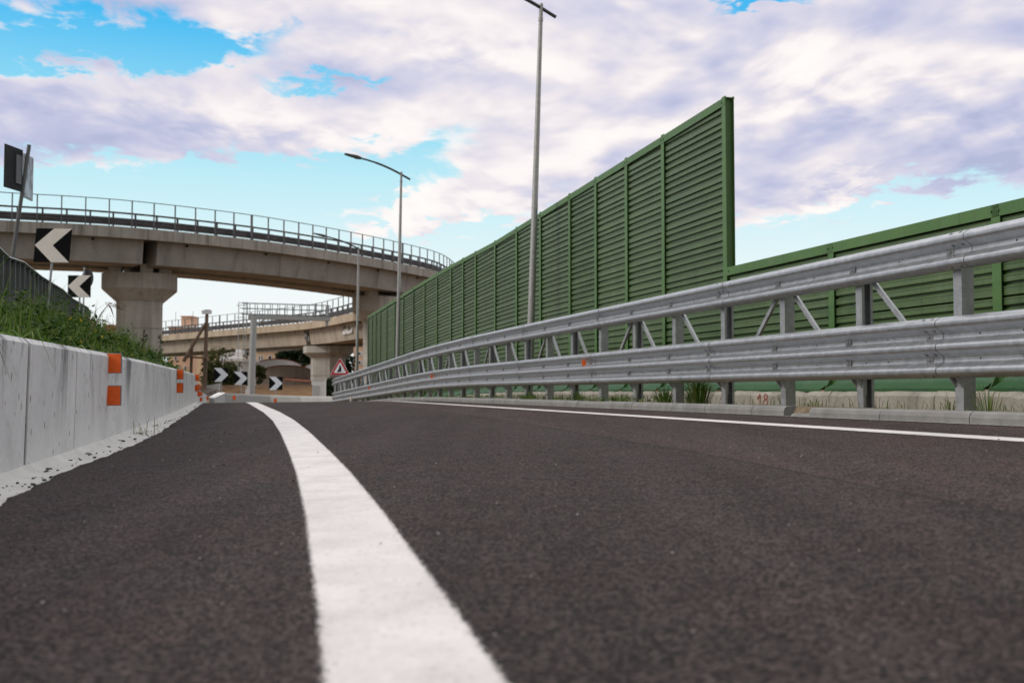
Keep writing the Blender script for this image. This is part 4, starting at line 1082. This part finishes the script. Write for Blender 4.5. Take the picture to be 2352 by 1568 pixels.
def greenhouse(label, x0, x1, yap, yeave, Yd, dirv, L, endm='ghwall'):
    a, b = at(x0, yeave, Yd), at(x1, yeave, Yd); ap = at((x0 + x1) / 2, yap, Yd).z; zb = -.6; cx = (a.x + b.x) / 2; hw = (b.x - a.x) / 2
    root = thing('greenhouse', label, 'greenhouse', (cx, Yd, zb), 'arched greenhouses beyond the dry field')
    arc = [(hw * math.cos(math.pi - math.pi * i / 12), a.z + (ap - a.z) * math.sin(math.pi * i / 12) ** .8) for i in range(13)]
    mb = MB(); mb.prism([(-hw, zb), (hw, zb)] + [p for p in reversed(arc)], (cx, Yd, 0), X_, Z, Vector((0, 1, 0)), .12); mb.build('end_wall', endm, root)
    mb = MB(); d_ = Vector(dirv).normalized() * L; n = len(arc)
    o = Vector((cx, Yd + .13, 0)); vs = [o + X_ * p[0] * 1.02 + Z * (p[1] + .05) for p in arc]; vs += [v + d_ for v in vs]
    mb.add(vs, [(i, i + 1, n + i + 1, n + i) for i in range(n - 1)], 0, True); mb.build('roof', 'film', root)
    mb = MB()
    for i in range(12): mb.bar(Vector((cx, Yd - .03, 0)) + X_ * arc[i][0] + Z * arc[i][1], Vector((cx, Yd - .03, 0)) + X_ * arc[i+1][0] + Z * arc[i+1][1], .1, .14)
    for zz in (.35, .7): z = zb + (a.z - zb) * zz; mb.bar((cx - hw, Yd - .03, z + .3), (cx + hw, Yd - .03, z + .3), .06, .06)
    mb.build('frame', 'tile', root)
    return root
greenhouse('wide arched greenhouse with brown end wall behind the third far chevron', 600, 716, 839, 857, 145, (-.45, 1, 0), 16)
greenhouse('white film greenhouse gable rising left behind the wide brown one', 572, 700, 824, 858, 151, (-.2, 1, 0), 14, 'film')
greenhouse('white film greenhouse gable showing just left of the squat pier', 688, 800, 831, 862, 154, (-.2, 1, 0), 14, 'film')
# rusty tank-like gate bar in front of the greenhouses
mb = MB(); a, b = at(655, 871, 112), at(714, 876, 110); mb.tube([a, b], .09, 8); mb.tube([a, a - Z * 1.1], .06, 6); mb.tube([b, b - Z * 1.1], .06, 6); mb.tube([at(690, 874, 111), at(690, 874, 111) - Z * 1.1], .06, 6)
tag(mb.build('field_rail', 'tile'), 'rusty pipe rail on posts at the edge of the dry field', 'railing')

# ------------------------------------------------------------------ vegetation
def leaf_cloud(mb, c, rad3, n, size, mi=0, shell=.55):
    for _ in range(n):
        v = Vector((R.gauss(0, 1), R.gauss(0, 1), R.gauss(0, 1))).normalized(); r = shell + (1 - shell) * R.random()
        p = Vector(c) + Vector((v.x * rad3[0] * r, v.y * rad3[1] * r, v.z * rad3[2] * r))
        a = Vector((R.gauss(0, 1), R.gauss(0, 1), R.gauss(0, .7))).normalized(); b = a.cross(Vector((R.gauss(0, 1), R.gauss(0, 1), R.gauss(0, 1)))).normalized()
        s = size * R.uniform(.6, 1.3)
        mb.add([p - a * s, p + b * s * .45, p + a * s, p - b * s * .45], [(0, 1, 2, 3)], mi)
def tree(name, label, px, Yd, zbase, h, r, leafm, n, leaf, trunk=.35, clumps=9, group=None, cat='tree', flat=1.):
    b = at(px, 892, Yd); root = thing(name, label, cat, (b.x, Yd, zbase), group)
    o = Vector((b.x, Yd, zbase)); tb = MB(); top = o + Z * h * .75
    tb.tube([o - Z * .4, o + Z * h * .3 + Vector((R.uniform(-.1, .1) * r, 0, 0)), top], [r * .085, r * .06, r * .02], 8)
    cr = MB(); cs = []
    for i in range(clumps):
        ang = R.uniform(0, 6.283); rr = r * R.uniform(.1, .72); z = h * R.uniform(trunk, .88); k = 1 - .55 * max(0, (z / h - .55))
        cs.append(o + Vector((math.cos(ang) * rr * k, math.sin(ang) * rr * k, z)))
    for c_ in cs:
        tb.tube([o + Z * min(h * .55, (c_.z - o.z) * .6), o.lerp(c_, .6) + Z * .1 * h, c_], [r * .03, r * .02, r * .008], 5)
        q = r * R.uniform(.32, .52); leaf_cloud(cr, c_, (q, q, q * .8 * flat), n // clumps, leaf, 0, .35)
    tb.build('trunk', 'bark', root); cr.build('crown', leafm, root, fix=False)
    return root
tree('tree', 'large dark tree beside the orange house, under the lower overpass', 672, 176, .2, 8.5, 3.0, 'dark_leaf', 3600, .34, .1, 16, 'dark trees under the overpass')
tree('tree', 'dark tree directly left of the squat pier cap', 702, 172, .2, 8.0, 2.6, 'dark_leaf', 3000, .34, .1, 14, 'dark trees under the overpass')
tree('tree', 'dark tree between squat pier and the orange block', 800, 150, .2, 6.0, 2.8, 'dark_leaf', 2200, .3, .05, 12, 'dark trees under the overpass')
tree('tree', 'dark tree behind the gantry ladder, under the lower overpass', 545, 170, .2, 7.6, 3.2, 'dark_leaf', 2200, .34, .1, 12, 'dark trees under the overpass')
tree('bush', 'round bush at the end of the crash barrier, below the warning triangle', 765, 78, -.3, 1.55, 1.2, 'dark_leaf', 1500, .12, .1, 10, None, 'bush')
tree('bush', 'green shrub between white villa and second far chevron', 528, 96, .0, 2.9, 1.9, 'mid_leaf', 2400, .15, .05, 14, 'shrubs behind the far chevrons', 'bush')
tree('bush', 'broad green shrub behind the first far chevron', 497, 94, .0, 3.2, 2.1, 'mid_leaf', 2400, .15, .05, 14, 'shrubs behind the far chevrons', 'bush')
tree('bush', 'olive shrub leaning against the right side of the gantry post', 595, 100, .0, 3.3, .95, 'mid_leaf', 1400, .14, .05, 12, 'shrubs behind the far chevrons', 'bush')
tree('tree', 'thin leafy tree right of the wooden pole, reaching the lower overpass', 503, 98, .0, 5.6, 1.7, 'mid_leaf', 420, .16, .35, 11)
tree('bush', 'brown green bush at the foot of the wooden pole', 484, 90, .0, 2.4, 1.2, 'mid_leaf', 1200, .14, .05, 10, 'shrubs behind the far chevrons', 'bush')
# distant belt of trees on the horizon
mb = MB()
for k in range(220):
    x = -260 + k * 2.2 + R.uniform(-1, 1); y = 330 + R.uniform(0, 30); h = R.uniform(3, 7)
    leaf_cloud(mb, (x, y, h * .5), (3.2, 3, h * .55), 26, 1.1)
tag(mb.build('treeline', 'dark_leaf', fix=False), 'dark belt of far trees along the horizon', 'trees', None, 'stuff')

def blade(mb, p, h, lean, w, mi=0):
    sx = Vector((-lean.y, lean.x, 0)); sx = sx.normalized() if sx.length > 1e-4 else Vector((1, 0, 0))
    p = Vector(p); m1 = p + Z * h * .55 + lean * .3; tp = p + Z * h * (.98 - min(.5, lean.length / max(h, .01) * .35)) + lean
    mb.add([p - sx * w, p + sx * w, m1 + sx * w * .8, m1 - sx * w * .8, tp], [(0, 1, 2, 3), (3, 2, 4)], mi, True)
def weed(mb, p, h, leaves, size):
    p = Vector(p); lean = Vector((R.gauss(0, .25), R.gauss(0, .25), 0)) * h; 
    for i in range(leaves):
        f = R.uniform(.15, 1.); q = p + Z * h * f + lean * f * f
        a = Vector((R.gauss(0, 1), R.gauss(0, 1), R.gauss(.15, .45))).normalized(); b = a.cross(Z + Vector((R.gauss(0, .4), R.gauss(0, .4), 0))).normalized()
        s = size * R.uniform(.6, 1.4) * (1.15 - .4 * f)
        mb.add([q, q + a * s * .5 + b * s * .28, q + a * s + Z * -.15 * s, q + a * s * .5 - b * s * .28], [(0, 1, 2, 3)], 0)
mb = MB(); wd = MB(); cnt = 0
for k in range(15500):
    Y = 3 + 47 * R.random() ** 1.5
    b = barX(Y) - .2; rx = lerp(RAILX, Y); wdt = max(1.2, b - rx + 1.2); dd = wdt * R.random() ** 1.25
    X = b - dd
    if X / Y < -.62: continue
    z = bank_z(X, Y) - .02
    tall_ = .12 + .30 * min(1., dd / 1.0) * (1.1 if Y < 26 else .7)
    if dd < .25: tall_ *= .8
    tall_ *= (R.uniform(.4, 1.1) if R.random() < .85 else R.uniform(1.1, 1.7)) * (.72 + .56 * (math.sin(X * 3.1 + Y * 1.3) * math.sin(Y * 2.3 - X * 1.7) * .5 + .5))
    if R.random() < .40 + .5 * (math.sin(Y * 1.9 + X) * .5 + .5): weed(mb, (X, Y, z), tall_, R.randint(9, 15), .060 + .0028 * Y)
    else:
        for j in range(6): blade(wd, (X + R.gauss(0, .05), Y + R.gauss(0, .05), z), tall_ * R.uniform(1., 1.7), Vector((R.gauss(0, .5), R.gauss(0, .5), 0)) * tall_, .004 + .0002 * Y)
    cnt += 1
for k in range(150):                      # blades hanging over the top of the wall
    Y = 4.6 + 18 * R.random() ** 1.6; X = barX(Y) - .16; q = Vector((X, Y, zr(X, Y) + H_B - .03)); l = R.uniform(.08, .26)
    sx = Vector((.3, .95, 0)) * .004; a1 = q + Vector((l * .5, R.gauss(0, .05), l * R.uniform(.1, .5))); a2 = a1 + Vector((l * .45, R.gauss(0, .05), -l * R.uniform(.2, 1.1)))
    wd.add([q - sx, q + sx, a1 + sx, a1 - sx, a2], [(0, 1, 2, 3), (3, 2, 4)], 1, True)
mb.v += wd.v; o0 = len(mb.attr); mb.f += [tuple(i + o0 for i in f) for f in wd.f]; mb.mi += [1] * len(wd.f); mb.sm += wd.sm; mb.attr += wd.attr
tag(mb.build('weeds', ['weeds', 'blades'], fix=False), 'dense green weeds and grass covering the bank above the concrete wall', 'weeds', None, 'stuff')
# tall single plants on the bank
def herb(px, py, Yd, hh, label):
    p = at(px, py, Yd); mb = MB(); top = p + Vector((.06, 0, hh)); mb.tube([p, p.lerp(top, .5) + Vector((.03, 0, 0)), top], .006, 5, 1)
    for i in range(46):
        f = R.uniform(.1, 1.02); q = p.lerp(top, f) + Vector((.03 * math.sin(f * 3), 0, 0)); a = Vector((R.gauss(0, 1), R.gauss(0, 1), R.gauss(.1, .4))).normalized(); b = a.cross(Z).normalized(); s = R.uniform(.05, .11) * (1.2 - .5 * f)
        mb.add([q, q + a * s * .5 + b * s * .3, q + a * s, q + a * s * .5 - b * s * .3], [(0, 1, 2, 3)])
    root = tag(mb.build('leafy_plant', ['weeds', 'stalk'], fix=False, origin=p), label, 'plant', 'tall plants above the concrete wall')
herb(357, 850, 14.5, .50, 'tall leafy plant standing out against the lower overpass')
herb(318, 822, 13, .34, 'leafy plant tip in front of the thick pier foot')
mb = MB(); p = at(205, 772, 12); tip = at(262, 700, 12)
mb.tube([p, at(232, 720, 12), at(250, 698, 12), at(268, 700, 12)], [.006, .005, .004, .002], 5)
for i in range(26):
    q = at(R.uniform(240, 282), 697 + R.uniform(-5, 10), 12); mb.bar(q, q + Vector((.05, 0, R.uniform(-.05, -.01))), .004, .004)
for a, b in ((at(250, 700, 12), at(263, 732, 12)), (at(225, 735, 12), at(258, 745, 12)), (at(215, 750, 12), at(196, 722, 12))):
    mb.tube([a, a.lerp(b, .4) + Z * .02, b], [.006, .008, .001], 4)
tag(mb.build('reed', 'stalk', origin=p), 'dry reed with a drooping feathery head, left of the thick pier', 'plant')
mb = MB()
for k in range(40):
    px = R.uniform(20, 430); Y = R.uniform(8, 20); X = (px - CX) / F * Y
    if X > barX(Y) - .3: continue
    z = bank_z(X, Y) + R.uniform(.2, .45); leaf_cloud(mb, (X, Y, z), (.015, .015, .015), 6, .012)
tag(mb.build('wildflowers', 'flower', fix=False), 'scattered tiny yellow blossoms among the weeds on the bank', 'flowers', None, 'stuff')

# tufts on the verge
def tuft(name, t, off, n, h, spread, label, w=.0035):
    p = sp_(5.44 + off, t, .06); mb = MB()
    for i in range(n):
        a = R.uniform(0, 6.283); l = spread * R.random() ** .7
        blade(mb, p + Vector((math.cos(a), math.sin(a), 0)) * l * .35, h * R.uniform(.5, 1.1), Vector((math.cos(a), math.sin(a), 0)) * l, w * R.uniform(.7, 1.4))
    return tag(mb.build(name, 'blades', fix=False, origin=p), label, 'grass', 'grass tufts along the kerb')
tuft('grass_tuft', 13.55, .85, 230, .46, .36, 'largest grass tuft, dense and dark, behind a rail post', .006)
tuft('grass_tuft', 14.45, .8, 130, .30, .30, 'second dense grass tuft, just left of the largest one', .005)
tuft('grass_tuft', 15.8, .7, 90, .22, .30, 'broad ragged tuft between two posts left of the dense tufts', .004)
tuft('grass_tuft', 17.6, .7, 90, .24, .30, 'mid-distance grass tuft at the foot of a rail post near the orange reflector', .004)
tuft('grass_tuft', 20.4, .7, 110, .25, .4, 'grass tuft by the foot of the nearest street lamp', .004)
tuft('grass_tuft', 11.65, .95, 34, .24, .2, 'sparse tuft left of the broken kerb stone')
tuft('grass_tuft', 10.25, .45, 30, .16, .18, 'thin sparse tuft at the broken kerb stone')
tuft('grass_tuft', 8.35, .75, 40, .30, .25, 'thin tuft at the foot of the rightmost rail post')
tuft('grass_tuft', 9.0, .9, 16, .22, .2, 'few thin blades between the two rightmost posts')
mb = MB()
for k in range(2600):
    t = 14 + 40 * R.random() ** 1.2; off = R.uniform(.2, 1.6); p = sp_(5.44 + off, t, .055)
    if R.random() < .75: blade(mb, p, R.uniform(.06, .2), Vector((R.gauss(0, .06), R.gauss(0, .06), 0)), .004)
    else: weed(mb, p, .1, 5, .05)
for k in range(260):
    t = R.uniform(6.5, 14); p = sp_(5.44 + R.uniform(.2, 1.7), t, .06); blade(mb, p, R.uniform(.04, .16), Vector((R.gauss(0, .07), R.gauss(0, .07), 0)), .003)
tag(mb.build('verge_grass', 'blades', fix=False), 'low patchy grass growing between kerb and plinth wall', 'grass', None, 'stuff')
p = sp_(-.62, 9.6, .0); mb = MB()
for i in range(14): blade(mb, p + Vector((R.gauss(0, .10), R.gauss(0, .05), 0)), R.uniform(.05, .22), Vector((R.gauss(0, .06), R.gauss(0, .05), 0)), .0035)
tag(mb.build('gutter_grass', 'blades', fix=False, origin=p), 'small grass sprig growing in the gutter at the concrete wall', 'grass')

# crumbs of asphalt
mb = MB()
def crumb(p, s, mi=0):
    vs = []
    for a in (-1, 1):
        for b in (-1, 1):
            for c_ in (-.5, 1): vs.append(Vector(p) + Vector((a * s * R.uniform(.4, 1.), b * s * R.uniform(.4, 1.), c_ * s * R.uniform(.3, .7))))
    mb.add(vs, [(0, 1, 3, 2), (4, 6, 7, 5), (0, 4, 5, 1), (2, 3, 7, 6), (0, 2, 6, 4), (1, 5, 7, 3)], mi)
for k in range(230):
    Y = 3.2 + 22 * R.random() ** 1.5; b = lerp(BAR, Y); e = lerp(EDGE, Y); s = b + .03 + (e - b) * R.random() ** .8 * 1.02
    crumb(sp_(s, Y, .006), R.choice([.003, .004, .005, .006, .008, .011]))
for Y in (5.6, 6.95, 8.5, 9.9, 11.6):
    for j in range(8): crumb(sp_(lerp(BAR, Y) + .035 + R.random() * .07, Y + R.gauss(0, .10), .006), R.uniform(.006, .014))
for k in range(420):
    Y = 1.6 + 22 * R.random() ** 1.3; s = R.uniform(lerp(EDGE, Y), 5.3); crumb(sp_(s, Y, .026), R.choice([.002, .0025, .003, .004, .0055]))
for k in range(40):
    Y = 9 + R.gauss(0, 1.2); s = R.gauss(.1, .22); crumb(sp_(s, Y, .026), R.uniform(.003, .007))
for k in range(330):
    Y = 1.9 + 16 * R.random() ** 1.2; s = R.uniform(lerp(EDGE, Y) + .05, 5.2)
    if abs(s - lerp(LINE, Y) - .14) > .17: crumb(sp_(s, Y, .0245), R.choice([.0012, .0016, .002, .0026]), 1)
tag(mb.build('asphalt_crumbs', ['chunk', 'gutter'], fix=False), 'loose black asphalt crumbs and pale grit scattered along the gutter and road', 'debris', None, 'stuff')
